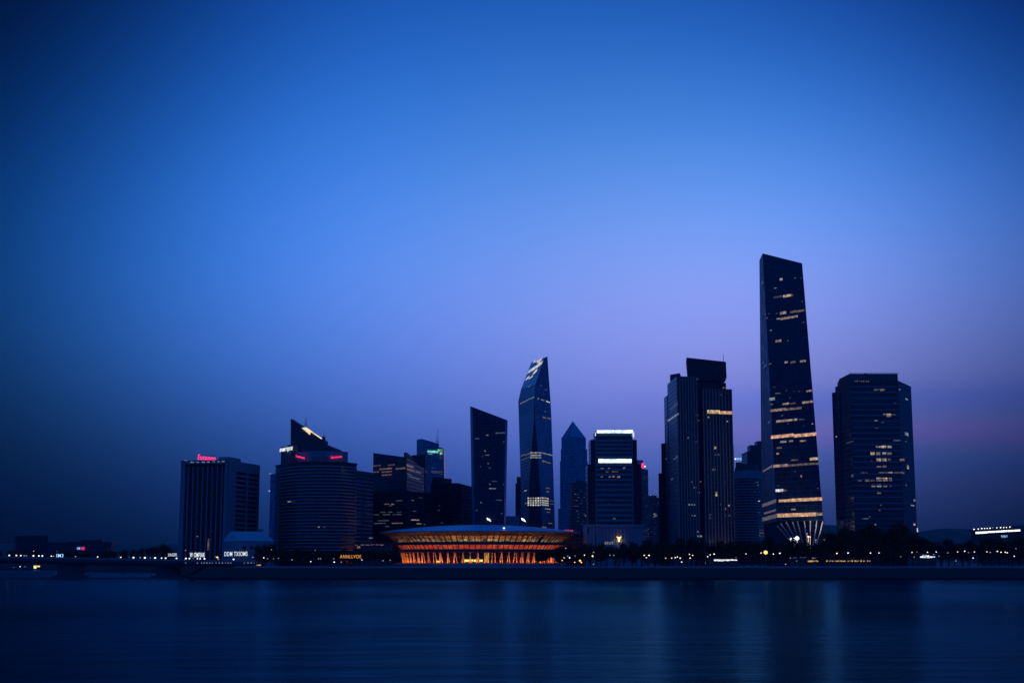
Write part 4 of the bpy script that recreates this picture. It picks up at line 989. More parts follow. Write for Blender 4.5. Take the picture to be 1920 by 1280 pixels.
def far_right_hall():
    # long low hall running away from the camera, rightmost in the distance
    a, b = g(1823, 2050), g(1925, 1840); A, B = Vector(a), Vector(b); d = (B - A).normalized(); bk = Vector((-d.y, d.x))
    if bk.y < 0: bk = -bk
    pts = [tuple(A), tuple(B), tuple(B + bk * 60), tuple(A + bk * 60)]
    zr = zt(1823, 990, 2050); zr1 = zt(1925, 985, 1840); zz = (zr + zr1) / 2
    t = thing('terminal_hall', 'long low hall with a white lit strip and a dotted row of lights', 'terminal building', (*a, G))
    wall('wall', pts, G, zz - 5, FM['darkgrid'], t)
    ov = [Vector((p[0], p[1])) for p in pts]; c = sum(ov, Vector((0, 0))) / 4
    MB().prism([(c.x + (p.x - c.x) * 1.04, c.y + (p.y - c.y) * 1.04, zz - 5) for p in ov], [(c.x + (p.x - c.x) * 1.04, c.y + (p.y - c.y) * 1.04, zz - 1) for p in ov]).build('roof', M['darkc'], t)
    f = face_of(pts, 0); wl = lit('white_strip', (.97, .95, .97), 2.6, 5, 9, .3, .02, .4)
    for x0, x1, y in ((1829.5, 1851.3, 997.6), (1852, 1865.5, 996), (1866.5, 1889, 994.9), (1890.5, 1900.8, 994), (1902.5, 1913, 993.4)): window(t, f, x0, x1, y, 3.9, wl, 'lit_strip')
    for x, y, w in ((1828, 991.8, 5), (1836, 991.3, 5.5), (1842.4, 990.3, 2.8), (1847.8, 990.3, 2.6), (1852.8, 990, 3), (1858.2, 989.7, 2.8), (1863, 989, 2), (1871, 989, 3.5), (1878, 988.5, 3), (1883.8, 988.4, 2.8), (1889, 988.3, 3), (1895.5, 987.5, 3.5)):
        p = hit(x, y, f) ; MB().ball(p + fnormal(f) * 1.2, .95 if w > 2.4 else .7, 0, 8, .9).build('roof_lamp', M['lamp_white' if w > 2.4 else 'lamp_dim'], t)
    sign('9EBT', (1877, 1006.8), (1889.5, 1006.8), 3.6, 1830, 1830, 'small bluish sign below the white strip of the far hall', M['letters_blue'], posts=6)
    pts2 = front((1840, 1500), (2000, 1480), 60)
    t2 = box_tower('low_shed', 'low dark shed under the far hall', 'shed', pts2, zt(1900, 1016, 1500), M['darkc'])
far_right_hall()
def far_left():
    Y = 2300
    for (x0, x1, y, lab) in ((28, 88, 1004, 'boxy dark block on the far left skyline'), (-70, -10, 1012, 'dark low block at the far left edge')):
        pts = front((x0, Y), (x1, Y + 20), 40)
        if x1 > 0: box_tower('far_block', lab, 'building', pts, zt((x0 + x1) / 2, y, Y), FM['darkgrid'])
    pts = front((128, 2150), (208, 2160), 60); t = box_tower('far_long_block', 'long dark block on the far left skyline with lit screens before it', 'building', pts, zt(170, 1015, 2150), FM['darkgrid'])
    q = front((150, 2160), (190, 2165), 20); MB().prism([(p[0], p[1], G) for p in q], [(p[0], p[1], zt(170, 1011.5, 2160)) for p in q]).build('upper_step', FM['darkgrid'], t)
    pts = front((86, 2200), (132, 2205), 40); box_tower('far_low_block', 'low dark block between the boxy block and the long block far left', 'building', pts, zt(110, 1016, 2200), FM['darkgrid'])
    # screens
    for x0, x1, m, bd, lab in ((143.5, 151, 'screen_blue', 'UB', 'blue lit screen beside the red screen far left'), (151.8, 158.8, 'screen_red', 'IN', 'red lit screen beside the blue screen far left')):
        a = at(x0, 1030.5, 2000); w = (at(x1, 1030.5, 2000) - a).x; h = 6 / F * 2000
        t = thing('advertising_screen', lab, 'screen', (a.x + w / 2, a.y, G))
        MB().box((a.x + w / 2, a.y, a.z + h / 2), w, .5, h).build('panel', M[m], t)
        MB().tube((a.x + w / 2, a.y + .4, G), (a.x + w / 2, a.y + .4, a.z + h * .8), .4).build('post', M['post'], t)
        text_mesh(bd, w * .7, h * .6, .1, 'letters', M['letters_blue'] if m == 'screen_blue' else M['letters_pink'], t, Vector((a.x + w * .15, a.y - .3, a.z + h * .2)), Vector((1, 0, 0)), Vector((0, 0, 1)))
    sign('IM3', (106, 1044), (118.5, 1044), 6, 1700, 1700, 'blue lit sign above the left end of the bridge', M['letters_blue'], posts=8)
    a = at(63, 1065.5, 1990)
    t = thing('waterside_pavilion', 'small yellow-lit pavilion at the water under the bridge', 'pavilion', tuple(a))
    w = (at(75.5, 1065, 1990) - a).x; h = 6 / F * 1990
    MB().box((a.x + w / 2, a.y + 3, a.z + h / 2), w + 2, 5, h + 1).build('wall', M['darkc'], t)
    MB().box((a.x + w / 2, a.y + 2.5, a.z + h + .8), w + 4, 8, .6).build('roof', M['darkc'], t)
    yl = lit('yellow_lit_room', (1, .72, .25), 1.6, 2, 3, .3, .08, .3)
    f = (Vector((a.x, a.y + .5, 0)), Vector((a.x + 10, a.y + .5, 0)), Vector((a.x, a.y + .5, 10)))
    window(t, f, 63.2, 68.5, 1062.3, 5.5, yl); window(t, f, 69, 75, 1061, 2.6, yl)
far_left()
# ------------------------------------------------------------------ arena
def spotty_lamps():
    # a ring of lamps of uneven strength
    m, t, b = new_mat('amber_floor_lamps')
    ps = t.add('ShaderNodeNewGeometry').outputs['Position']
    n = t.add('ShaderNodeTexNoise'); n.inputs['Scale'].default_value = .22; n.inputs['Detail'].default_value = 2; t.put(n.inputs[0], ps)
    t.put(b.inputs['Emission Color'], t.mix(t.rng(n.outputs[0], .45, .65, 0, 1), (1, .17, .02), (1, .42, .08)))
    t.put(b.inputs['Emission Strength'], t.rng(n.outputs[0], .36, .66, 2, 34))
    return m
def arena():
    cx, cy = g(900, 1332)[0], 1332
    t = thing('saucer_arena', 'saucer-shaped arena glowing orange under a wide blue domed roof', 'arena', (cx, cy, G))
    N = 96
    zl = 37.6
    def ringp(r, z, k, off=0): a = 2 * math.pi * (k + off) / N; return Vector((cx + r * math.cos(a), cy + r * math.sin(a), z))
    def lathe(prof, name, mat, lo=0, hi=N):
        mb = MB(); mats = mat if isinstance(mat, list) else [mat]
        for (r0, z0, *_), (r1, z1, *mi) in zip(prof, prof[1:]):
            for k in range(lo, hi):
                A = [ringp(r0, z0, k), ringp(r0, z0, k + 1), ringp(r1, z1, k + 1), ringp(r1, z1, k)]
                u0, u1 = 2 * math.pi * r1 * k / N, 2 * math.pi * r1 * (k + 1) / N
                mb.face(A, [(u0, z0), (u1, z0), (u1, z1), (u0, z1)], mi[0] if mi else 0)
        return mb.build(name, mats, t, smooth=False)
    dome = [(92.5, zl), (92.7, zl + .9)] + [(92.7 * (1 - k / 9) + .0, zl + .9 + 7.0 * (1 - (1 - k / 9) ** 2) ** 1.0) for k in range(1, 10)]
    o = lathe(dome, 'roof', plain('metal_roof', (.32, .42, .50), .5, .12, .08, metal=.1))
    for p in o.data.polygons: p.use_smooth = True
    lathe([(92.75, zl + .15), (93.1, zl + .15), (93.1, zl + .75), (92.75, zl + .75)], 'roof_rim', M['pale'])
    lathe([(92.5, zl), (84.6, 34.5)], 'soffit', plain('dark_soffit', (.02, .02, .024), .7))
    og = lit('amber_lit_glass', (1, .25, .05), .13, 2 * math.pi * 78 / 96, 1.4, .8, .03, .3, col2=(1, .42, .12))
    og2 = lit('bright_lit_gallery', (1, .40, .12), .45, 2 * math.pi * 76 / 144, 3, .95, .12, .15, col2=(1, .72, .38))
    rd = lit('red_lit_glass', (1, .07, .03), .55, 2 * math.pi * 74 / 96, 2, .45, .05, .3, col2=(1, .18, .06))
    lathe([(84.4, 34.4), (80.5, 31.6)], 'amber_glazing', og, lo=-12, hi=83); lathe([(84.4, 34.4), (80.5, 31.6)], 'unlit_glazing', FM['slab'], lo=83, hi=84)
    lathe([(80.5, 31.6), (78, 29.4)], 'gallery_glazing', og2, lo=-12, hi=83); lathe([(80.5, 31.6), (78, 29.4)], 'unlit_glazing', FM['slab'], lo=83, hi=84)
    lathe([(78, 29.4), (79.2, 29.3), (79.2, 26.6), (77, 26.6)], 'upper_ledge', M['darkc'])
    lathe([(77, 26.6), (74, 23.0)], 'red_glazing', rd)
    lathe([(74, 23.0), (75.8, 22.9), (75.8, 20.1), (60, 20.0)], 'lower_ledge', M['darkc'])
    lathe([(61.5, G), (61.5, 20.0)], 'inner_wall', facade('arena_inner_wall', (.008, .006, .006), (.02, .014, .01), 4, .2, 2.5, .15))
    lathe([(82, G + .004), (82, G + 1.6), (77.6, G + 2.9), (77, G + 2.9), (77, G + .004)], 'plinth', M['mid'])
    # ribs over the two glass bands, only round the seen half
    for k in range(48):
        a = math.pi + math.pi * (k + .5) / 48; q = Vector((math.cos(a), math.sin(a), 0)); C = Vector((cx, cy, 0))
        P = lambda r, z: C + q * r + Vector((0, 0, z))
        MB().tube(P(85.2, 34.9), P(78.4, 29.3), .55, .45, 4).build('upper_rib', M['darkc'], t)
        MB().tube(P(77.4, 26.8), P(74.4, 22.8), .38, None, 4).build('lower_rib', M['darkc'], t)
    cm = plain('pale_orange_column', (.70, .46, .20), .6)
    # slanted paired columns round the base, lit by lamps hidden behind the plinth
    rr = random.Random(11)
    for k in range(64):
        a = math.pi * 1.02 + math.pi * .96 * (k + .5 + rr.uniform(-.16, .16)) / 64
        w = (.018 if k % 2 else -.018) * rr.uniform(.4, 1.5)
        q0 = Vector((math.cos(a), math.sin(a), 0)); q1 = Vector((math.cos(a + w), math.sin(a + w), 0)); C = Vector((cx, cy, 0))
        rad = rr.uniform(.32, .6)
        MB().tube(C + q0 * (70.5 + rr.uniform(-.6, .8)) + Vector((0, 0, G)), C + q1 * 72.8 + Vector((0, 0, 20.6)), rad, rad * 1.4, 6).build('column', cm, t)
    ring = MB()
    for k in range(N // 2):
        a0, a1 = math.pi + math.pi * k / 48, math.pi + math.pi * (k + 1) / 48
        P = lambda r, a: Vector((cx + r * math.cos(a), cy + r * math.sin(a), G + .5))
        ring.face([P(72.6, a0), P(74.2, a0), P(74.2, a1), P(72.6, a1)])
    ring.build('floor_lamp_ring', spotty_lamps(), t)
    # bright entrance
    f = (Vector((cx, cy - 66, 0)), Vector((cx + 10, cy - 66, 0)), Vector((cx, cy - 66, 10)))
    em = lit('yellow_lit_entrance', (1, .78, .12), 1.5, 2.2, 9, .25, .1, .35, col2=(1, .88, .3))
    for x0, x1 in ((870, 881), (882, 887), (888, 896), (898, 905)): window(t, f, x0, x1, 1050.4, 4.4, em, 'entrance_door', .3, .5)
    window(t, f, 908, 917, 1045, 18, lit('amber_lit_lobby', (1, .5, .08), .9, 2, 9, .4, .2, .3), 'lobby_window', .3, .5)
    window(t, f, 819.5, 823.5, 1052, 3.4, em, 'entrance_door', 4, .5)
    # roof lamps
    p = at(945, 989.5, 1245); MB().ball(p, .95, 0, 8, .6).build('roof_lamp', M['lamp_white'], t)
    for x, y, lab in ((917, 973.5, 'white floodlight on a mast behind the arena dome, before the black slab tower'), (982, 974, 'white floodlight on a mast behind the arena dome, before the twisted tower')):
        p = at(x, y, 1438)
        L = thing('floodlight', lab, 'floodlight', (p.x, p.y, G))
        MB().tube((p.x, p.y + .8, G), (p.x, p.y + .8, p.z - 1.5), .35, .22).build('mast', M['post'], L)
        a = [p + Vector((-2.4, 0, 2.0)), p + Vector((-1.9, -.3, -.3)), p + Vector((2.2, 0, -2.0)), p + Vector((.6, .2, .6))]
        b = [q + Vector((0, .8, 0)) for q in a]
        mb = MB(); mb.face(a[::1]); mb.face(b[::-1])
        for i in range(4): mb.face([a[i], b[i], b[(i + 1) % 4], a[(i + 1) % 4]])
        mb.build('lamp_panel', M['lamp_white'], L)
arena()
# ------------------------------------------------------------------ bridge
def bridge():
    Y = 1080
    x0, x1 = at(-160, 1048, Y).x, at(470, 1048, Y).x
    za, zb = zt(0, 1044.5, Y), zt(400, 1051.5, Y)
    xa, xb = at(0, 1048, Y).x, at(400, 1048, Y).x
    zd = lambda x: za + (zb - za) * (x - xa) / (xb - xa)
    t = thing('river_bridge', 'long low river bridge on wide piers at the left', 'bridge', (x0, Y, 0))
    pr = lambda d0, d1, h0, h1, name, mat: MB().prism([(x0, Y + d0, zd(x0) + h0), (x1, Y + d0, zd(x1) + h0), (x1, Y + d1, zd(x1) + h0), (x0, Y + d1, zd(x0) + h0)], [(x0, Y + d0, zd(x0) + h1), (x1, Y + d0, zd(x1) + h1), (x1, Y + d1, zd(x1) + h1), (x0, Y + d1, zd(x0) + h1)]).build(name, mat, t)
    pr(0, 16, -2.6, -.2, 'deck', M['darkc']); pr(.3, .7, -.2, .8, 'parapet', M['mid']); pr(15.3, 15.7, -.2, .8, 'parapet', M['mid'])
    pr(2, 14, -4.6, -2.6, 'girder', M['darkc'])
    for pa, pb in ((101, 155), (286, 338)):
        a, b = at(pa, 1048, Y).x, at(pb, 1048, Y).x
        zt_ = zd((a + b) / 2) - 4.6
        MB().prism([(a + 2, Y + 3, -1), (b - 2, Y + 3, -1), (b - 2, Y + 13, -1), (a + 2, Y + 13, -1)], [(a + 2, Y + 3, zt_), (b - 2, Y + 3, zt_), (b - 2, Y + 13, zt_), (a + 2, Y + 13, zt_)]).build('pier', M['darkc'], t)
        MB().prism([(a - 1, Y + 1, -1), (b + 1, Y + 1, -1), (b + 1, Y + 15, -1), (a - 1, Y + 15, -1)], [(a - 1, Y + 1, 2.2), (b + 1, Y + 1, 2.2), (b + 1, Y + 15, 2.2), (a - 1, Y + 15, 2.2)]).build('pier_footing', M['darkc'], t)
    a, b = at(-160, 1048, 1060).x, at(352, 1048, 1060).x
    tag(MB().prism([(a, 1058, -1), (b, 1058, -1), (b, 1061, -1), (a, 1061, -1)], [(a, 1058.4, .9), (b, 1058.4, .9), (b, 1060.6, .9), (a, 1060.6, .9)]).build('breakwater', M['darkc']), 'low dark breakwater lying in the water before the bridge piers', 'breakwater')
    lam = [(16.7, 1042.8, 'w', .6), (30, 1044, 'r', .6), (38.4, 1042.9, 'w', .6), (45, 1043.8, 'd', .5), (49, 1043.8, 'd', .5), (62, 1044, 'w', .7), (72.2, 1044, 'w', .6), (78.8, 1044, 'w', .55), (95.6, 1044, 'w', .5), (99.4, 1044, 'd', .5), (141, 1045, 'd', .5), (182.5, 1048.3, 'r', .55), (225.8, 1048.4, 'r', .55), (249.7, 1048.7, 'w', .75), (262.3, 1049.2, 'd', .55), (271, 1049.3, 'w', .75), (281, 1049.4, 'd', .4), (290.3, 1049.4, 'w', .7), (302.4, 1049.8, 'w', .55), (310, 1049.8, 'w', .7), (330.5, 1050.3, 'w', .65), (348, 1050.8, 'w', .7), (354.7, 1051.4, 'w', .6), (362, 1051.6, 'd', .4), (369.6, 1051.4, 'w', .55), (374.8, 1050.8, 'w', .5), (383, 1050.2, 'w', .65), (408.8, 1051.6, 'd', .6), (437.5, 1051.9, 'w', .65)]
    words_ = ['first', 'second', 'third', 'fourth', 'fifth', 'sixth', 'seventh', 'eighth', 'ninth', 'tenth', 'eleventh', 'twelfth', 'thirteenth', 'fourteenth', 'fifteenth', 'sixteenth', 'seventeenth', 'eighteenth', 'nineteenth', 'twentieth']
    k1 = k2 = 0
    for px, py, c, r in lam:
        p = at(px, py, Y - .1); base = zd(p.x) + .8
        if px < 170: k1 += 1; lab = '%s bridge lamp from the left end of the bridge' % words_[k1 - 1]
        else: k2 += 1; lab = '%s bridge lamp right of the left pier' % words_[k2 - 1]
        lab = {'w': 'white ', 'r': 'rosy ', 'd': 'dim '}[c] + lab
        L = thing('bridge_lamp', lab, 'lamp', (p.x, Y + .5, base), 'lamps along the bridge parapet')
        zc = max(p.z, base + .9)
        MB().tube((p.x, Y + .5, base), (p.x, Y + .5, zc - r * .6), .07, None, 5).build('post', M['post'], L)
        MB().ball((p.x, Y + .5, zc), r, 0, 8, .75).build('lamp', {'w': M['lamp_white'], 'r': M['lamp_warm'], 'd': M['lamp_dim']}[c], L)
bridge()
# ------------------------------------------------------------------ trees
ONES = ['', 'first', 'second', 'third', 'fourth', 'fifth', 'sixth', 'seventh', 'eighth', 'ninth', 'tenth', 'eleventh', 'twelfth', 'thirteenth', 'fourteenth', 'fifteenth', 'sixteenth', 'seventeenth', 'eighteenth', 'nineteenth']
TENS = {2: 'twent', 3: 'thirt', 4: 'fort', 5: 'fift', 6: 'sixt'}
def ordinal(n):
    if n < 20: return ONES[n]
    return TENS[n // 10] + ('ieth' if n % 10 == 0 else 'y-' + ONES[n % 10])
ORD = [ordinal(k) for k in range(1, 60)]
ZONES = [(-200, 128, 'far left beyond the bridge'), (128, 240, 'by the long far block on the left'), (240, 345, 'left of the finned hotel'), (345, 520, 'below the hotel and hip-roofed hall'), (520, 665, 'below the curved banded tower'), (665, 750, 'left of the glowing arena'), (750, 1000, 'along the front of the arena'), (1000, 1100, 'at the right end of the arena'), (1100, 1215, 'below the fluted podium'), (1215, 1385, 'below the stepped dark tower'), (1385, 1460, 'left of the flared columns'), (1460, 1560, 'below the flared columns'), (1560, 1725, 'below the octagonal tower'), (1725, 2200, 'right of the octagonal tower')]
def zone(px):
    for a, b, s in ZONES:
        if a <= px < b: return s
    return ZONES[-1][2]
def make_tree(seed, shape):
    rr = random.Random(seed)
    t = thing('shade_tree', 'x', 'tree', (0, 0, 0))
    tr = MB().tube((0, 0, -.3), (.1, 0, 3.6), .30, .2, 7)
    blobs = []
    for k in range(9):
        a = rr.uniform(0, 6.28); rad = rr.uniform(.6, 3.0) * (1 if shape != 'tall' else .6); z = rr.uniform(4.0, 8.2) if shape != 'tall' else rr.uniform(3.6, 9.2)
        c = Vector((rad * math.cos(a), rad * math.sin(a), z)); blobs.append((c, rr.uniform(1.3, 2.2)))
    blobs.append((Vector((0, 0, 6.2)), 2.5))
    for c, r in blobs[:5]: tr.tube((.1, 0, 3.0 + rr.uniform(-.6, .6)), tuple(c), .12, .05, 5)
    tr.build('trunk', M['bark'], t)
    mb = MB()
    for c, r in blobs:
        for k in range(58):
            d = Vector((rr.gauss(0, 1), rr.gauss(0, 1), rr.gauss(0, 1))).normalized() * r * (rr.random() ** .4)
            d.z *= .8; p = c + d
            n = (d.normalized() + Vector((rr.uniform(-1, 1), rr.uniform(-1, 1), rr.uniform(-.3, 1)))).normalized()
            e1 = n.cross(Vector((rr.random(), rr.random(), .3))).normalized(); e2 = n.cross(e1); s = rr.uniform(.28, .62)
            mb.face([p + e1 * s, p + e2 * s * .55, p - e1 * s, p - e2 * s * .55])
    mb.build('crown', M['leaf%d' % (seed % 3)], t)
    return t
protos = [make_tree(1, 'round'), make_tree(2, 'round'), make_tree(3, 'tall'), make_tree(4, 'round'), make_tree(5, 'tall')]
used = [False] * 5
tree_list = []
rt = random.Random(21)
def row(x0, x1, step, Y, ytop, jit=3.0, base=G):
    x = x0
    while x < x1:
        yt = ytop(x) if callable(ytop) else ytop
        tree_list.append((x + rt.uniform(-step * .25, step * .25), Y + rt.uniform(-8, 12), yt + rt.uniform(-jit, jit), base)); x += step * rt.uniform(.8, 1.2)
def prof(pts):
    def f(x):
        for (a, b), (c, d) in zip(pts, pts[1:]):
            if a <= x <= c: return b + (d - b) * (x - a) / (c - a)
        return pts[-1][1]
    return f
row(-60, 130, 16, 2110, 1031, 3)
row(130, 240, 14, 1690, 1031, 2.5)
row(236, 345, 13, 1620, prof([(236, 1031), (262, 1028), (285, 1021), (300, 1020), (318, 1026), (345, 1032)]), 1.0)
row(485, 660, 13, 1125, prof([(480, 1030), (500, 1019), (512, 1020), (530, 1031), (560, 1028), (575, 1026), (600, 1031), (630, 1030), (660, 1032)]), 1.5)
row(665, 745, 11, 1180, prof([(660, 1032), (690, 1027), (720, 1028), (750, 1036)]), 1.5)
row(1008, 1100, 11, 1160, prof([(1005, 1038), (1020, 1030), (1040, 1026), (1100, 1028)]), 1.5)
row(1062, 1215, 11, 1190, prof([(1062, 1024), (1100, 1022), (1150, 1021), (1215, 1019)]), 2)
row(1215, 1385, 12, 1170, prof([(1215, 1014), (1250, 1012), (1300, 1012), (1350, 1016), (1385, 1010)]), 2.5)
row(1385, 1462, 12, 1150, prof([(1385, 1006), (1420, 1010), (1462, 1012)]), 2.5)
row(1462, 1556, 11, 1140, prof([(1462, 1014), (1500, 1014), (1545, 1014), (1556, 1006)]), 1.5)
row(1560, 1722, 13, 1110, prof([(1556, 1002), (1575, 990), (1600, 986), (1640, 990), (1680, 988), (1705, 990), (1725, 1003)]), 3)
row(1725, 1980, 14, 1300, prof([(1725, 1006), (1760, 1011), (1820, 1014), (1900, 1012), (1980, 1010)]), 2.5)
row(1225, 1560, 17, 1112, 1028, 4)
row(1500, 1980, 18, 1090, 1030, 4)
row(1105, 1215, 17, 1120, 1032, 4)
row(490, 660, 20, 1090, 1040, 3)
cnt = {}
for px, Y, yt, base in sorted(tree_list):
    k = rt.randrange(5); h = max(4.0, zt(px, yt, Y) - base)
    if used[k]: o = copy_tree(protos[k])
    else: o = protos[k]; used[k] = True
    s = h / 9.6; wx = s * rt.uniform(.95, 1.25) * (1.0 if h < 16 else .85)
    x, y = g(px, Y); o.location = (x, y, base); o.scale = (wx, wx, s); o.rotation_euler = (0, 0, rt.uniform(0, 6.28))
    zn = zone(px); cnt[zn] = cnt.get(zn, 0) + 1
    o['label'] = '%s dark tree from the left %s' % (ORD[cnt[zn] - 1], zn); o['group'] = 'trees along the waterfront'
# ------------------------------------------------------------------ lamps along the shore
LAMPS = [(1398.7, 1037.7, 'w'), (1427, 1036, 'a'), (1450, 1037.7, 'w'), (1462, 1036.6, 'w'), (1569, 1036.8, 'a'), (1590, 1036, 'w'), (1632, 1036, 'w'), (1648, 1036, 'w'), (1689, 1042.8, 'd'), (1710, 1035, 'a'), (1719, 1034, 'd'), (1714, 1043.6, 'd'), (1482, 1045.6, 'd'), (1493.4, 1051, 'd'), (1473, 1057, 'd'),
 (1739, 1034.6, 'w'), (1755.3, 1034, 'w'), (1777, 1035.8, 'd'), (1795.5, 1034, 'a'), (1808.8, 1032.6, 'w'), (1816, 1035.3, 'd'), (1827, 1034, 'a'), (1850.4, 1034, 'a'), (1856.5, 1035, 'd'), (1870, 1033, 'w'), (1876.8, 1034.6, 'a'), (1884.9, 1034.6, 'a'), (1888.5, 1035.5, 'w'), (1904.8, 1027.7, 'd'), (1901.6, 1042, 'w'), (1824.6, 1045.5, 'w'), (1792, 1050.8, 'd'), (1750.4, 1038.7, 'd'), (1760.4, 1042, 'd'),
 (1060.6, 1027, 'd'), (1057.8, 1045, 'a'), (1064.4, 1042, 'd'), (1068, 1045, 'w'), (1078.4, 1041.5, 'd'), (1095.9, 1040, 'w'), (1054, 1050, 'A'), (1077.5, 1053.5, 'A'), (1087.4, 1050.3, 'Y'), (1090, 1053.6, 'A'), (1113, 1034.8, 'd'), (1113, 1057, 'd'), (1143.7, 1040, 'd'), (1150.6, 1040.4, 'd'), (1207.8, 1040.4, 'w'), (1212, 1044.7, 'A'), (1217, 1040.4, 'w'), (1248, 1045.6, 'a'), (1259.4, 1045.6, 'a'), (1266, 1044.7, 'w'), (1270, 1043.4, 'w'), (1275.3, 1045.6, 'a'), (1278, 1052.8, 'w'), (1292.6, 1038.5, 'w'), (1298.8, 1040.4, 'w'), (1294, 1045.6, 'A'), (1326.9, 1042.8, 'w'), (1331.6, 1039.4, 'a'), (1339, 1038, 'w'), (1380, 1044.7, 'd'),
 (474, 1044, 'd'), (494.6, 1045, 'w'), (501.5, 1046.7, 'd'), (513, 1047, 'd'), (522, 1046, 'd'), (547.7, 1048.8, 'd'), (582.7, 1052, 'w'), (591, 1030.6, 'd'), (597.3, 1046.7, 'd'), (601, 1046.7, 'd'), (626.5, 1053, 'w'), (625.8, 1046.7, 'd'), (640, 1053, 'd'), (678.5, 1049, 'w'), (718, 1050.4, 'd'), (731.7, 1049.8, 'd'), (404, 1043, 'd'), (407.5, 1044, 'Y'), (509, 1030, 'd'), (63, 1032.6, 'a'), (107, 1033, 'd'), (242, 1044, 'd'), (348, 1031, 'd')]
protoL = {}
LM = {'w': ('lamp_white', .55, 'white'), 'a': ('lamp_warm', .6, 'warm'), 'd': ('lamp_dim', .5, 'dim'), 'A': ('lamp_amber', .55, 'amber'), 'Y': ('lamp_amber', 1.0, 'bright amber')}
def street_lamp(px, py, kind, Y, base, lab):
    mat, r, w = LM[kind]
    p = at(px, py, Y); zz = max(p.z, base + 1.2)
    L = thing('street_lamp', lab, 'street lamp', (p.x, Y, base), 'street lamps along the waterfront')
    MB().tube((p.x, Y + .4, base), (p.x, Y + .4, zz - .1), .09, .06, 6).tube((p.x, Y + .4, zz - .1), (p.x, Y, zz + .05), .06, None, 5).build('post', M['post'], L)
    MB().ball((p.x, Y - .1, zz), r * rt.uniform(.7, .95), 0, 8, .7).build('lamp', M[mat], L)
cnt = {}
for px, py, k in sorted(LAMPS):
    zn = zone(px); key = (LM[k][2], zn); cnt[key] = cnt.get(key, 0) + 1
    Y = 1056 + rt.uniform(-8, 8); base = G
    if px < 120: Y, base = 2085, G
    elif px < 345: Y, base = 1660 if px < 300 else 1240, G
    elif px < 480: Y = 1120
    if py > 1056: Y = 1036
    lab = '%s %s street lamp from the left %s' % (ORD[cnt[key] - 1], LM[k][2], zn)
    street_lamp(px, py, k, Y, base, lab)
# lamps low over the water under the bridge
for i, (px, py, k, Y) in enumerate(((25.5, 1063, 'd', 2030), (37.7, 1061.6, 'w', 2030), (46.9, 1062, 'd', 2030), (85.5, 1062, 'd', 2025), (93.8, 1062.6, 'w', 2025), (249.5, 1068.7, 'd', 1596), (306.4, 1071, 'd', 1340))):
    mat, r, w = LM[k]; p = at(px, py, Y)
    L = thing('quay_lamp', '%s quay lamp from the left, low at the water seen under the bridge' % ORD[i], 'lamp', (p.x, Y, 0), 'quay lamps seen under the bridge')
    MB().tube((p.x, Y, -.5), (p.x, Y, p.z - .3), .12, .08, 6).build('post', M['post'], L); MB().ball(p, r * 1.3, 0, 8).build('lamp', M[mat], L)
# dotted low lights on the embankment edge by the bridge end
dots = [348, 370, 378, 383, 388, 393, 398, 405, 411, 417, 423, 428, 433, 458, 465, 471, 476]
for i, px in enumerate(dots):
    p = at(px, 1058.6, 1050); L = thing('bollard_light', '%s dim bollard light from the left below the bridge end' % ORD[i], 'bollard light', (p.x, 1050, G), 'bollard lights on the embankment')
    MB().tube((p.x, 1050, G), (p.x, 1050, max(p.z, G + .6) + 1.2), .1, None, 6).build('post', M['post'], L); MB().ball((p.x, 1049.9, max(p.z, G + .6) + 1.5), .36, 0, 6).build('lamp', M['lamp_dim'], L)
# the bright lamp posts
def big_lamp(px, py, ytop, Y, mat, r, lab, head=True, energy=0, col=(1, .6, .3)):
    a = at(px, py, Y); zt_ = zt(px, ytop, Y)
    L = thing('lamp_post', lab, 'lamp post', (a.x, Y, G))
    MB().tube((a.x, Y, G), (a.x, Y, max(zt_, a.z + .5)), .2, .12, 8).build('post', M['post'], L)
    MB().ball((a.x, Y - .7, a.z), r, 0, 10, .9).build('lamp', M[mat], L)
    if energy:
        pl = bpy.data.lights.new('lamp_glow', 'POINT'); pl.energy = energy; pl.color = col; pl.shadow_soft_size = .5
        po = bpy.data.objects.new('lamp_glow', pl); COL.objects.link(po); po.location = (a.x, Y - 2.2, a.z)
    return L
big_lamp(1435.3, 1035, 1033, 1050, 'lamp_amber', 1.5, 'brightest amber lamp post on the shore left of the flared columns',)
L = big_lamp(1111, 1041.9, 1008, 1045, 'lamp_warm', .6, 'tall lamp post in front of the fluted podium with a warm lamp halfway up')
p = at(1111, 1010.5, 1045); MB().box((p.x, 1045, p.z), 2.6, .5, .35).build('lamp_arm', M['post'], L)
L = big_lamp(1322.5, 1055, 1000, 1045, 'lamp_dim', .3, 'tall pale pole in front of the stepped dark tower')
# ------------------------------------------------------------------ low lit pavilions on the promenade
def pavilion(name, lab, x0, x1, ytop, ybot, Y, wins, mat, roofh=.5, cat='pavilion'):
    a, b = at(x0, ybot, Y), at(x1, ybot, Y); z1 = zt(x0, ytop, Y)
    t = thing(name, lab, cat, ((a.x + b.x) / 2, Y, G))
    MB().box(((a.x + b.x) / 2, Y + 4, (G + z1) / 2), b.x - a.x, 8, z1 - G).build('wall', M['darkc'], t)
    MB().box(((a.x + b.x) / 2, Y + 3.4, z1 + roofh / 2), b.x - a.x + 2, 10.5, roofh).build('roof', M['darkc'], t)
    f = (Vector((a.x, Y, 0)), Vector((b.x, Y, 0)), Vector((a.x, Y, 10)))
    for w in wins: window(t, f, w[0], w[1], w[2], w[3], mat if len(w) < 5 else M[w[4]])
    return t
wl = lit('white_lit_shopfront', (.95, .95, .9), 1.9, 1.2, 3, .7, .1, .3)
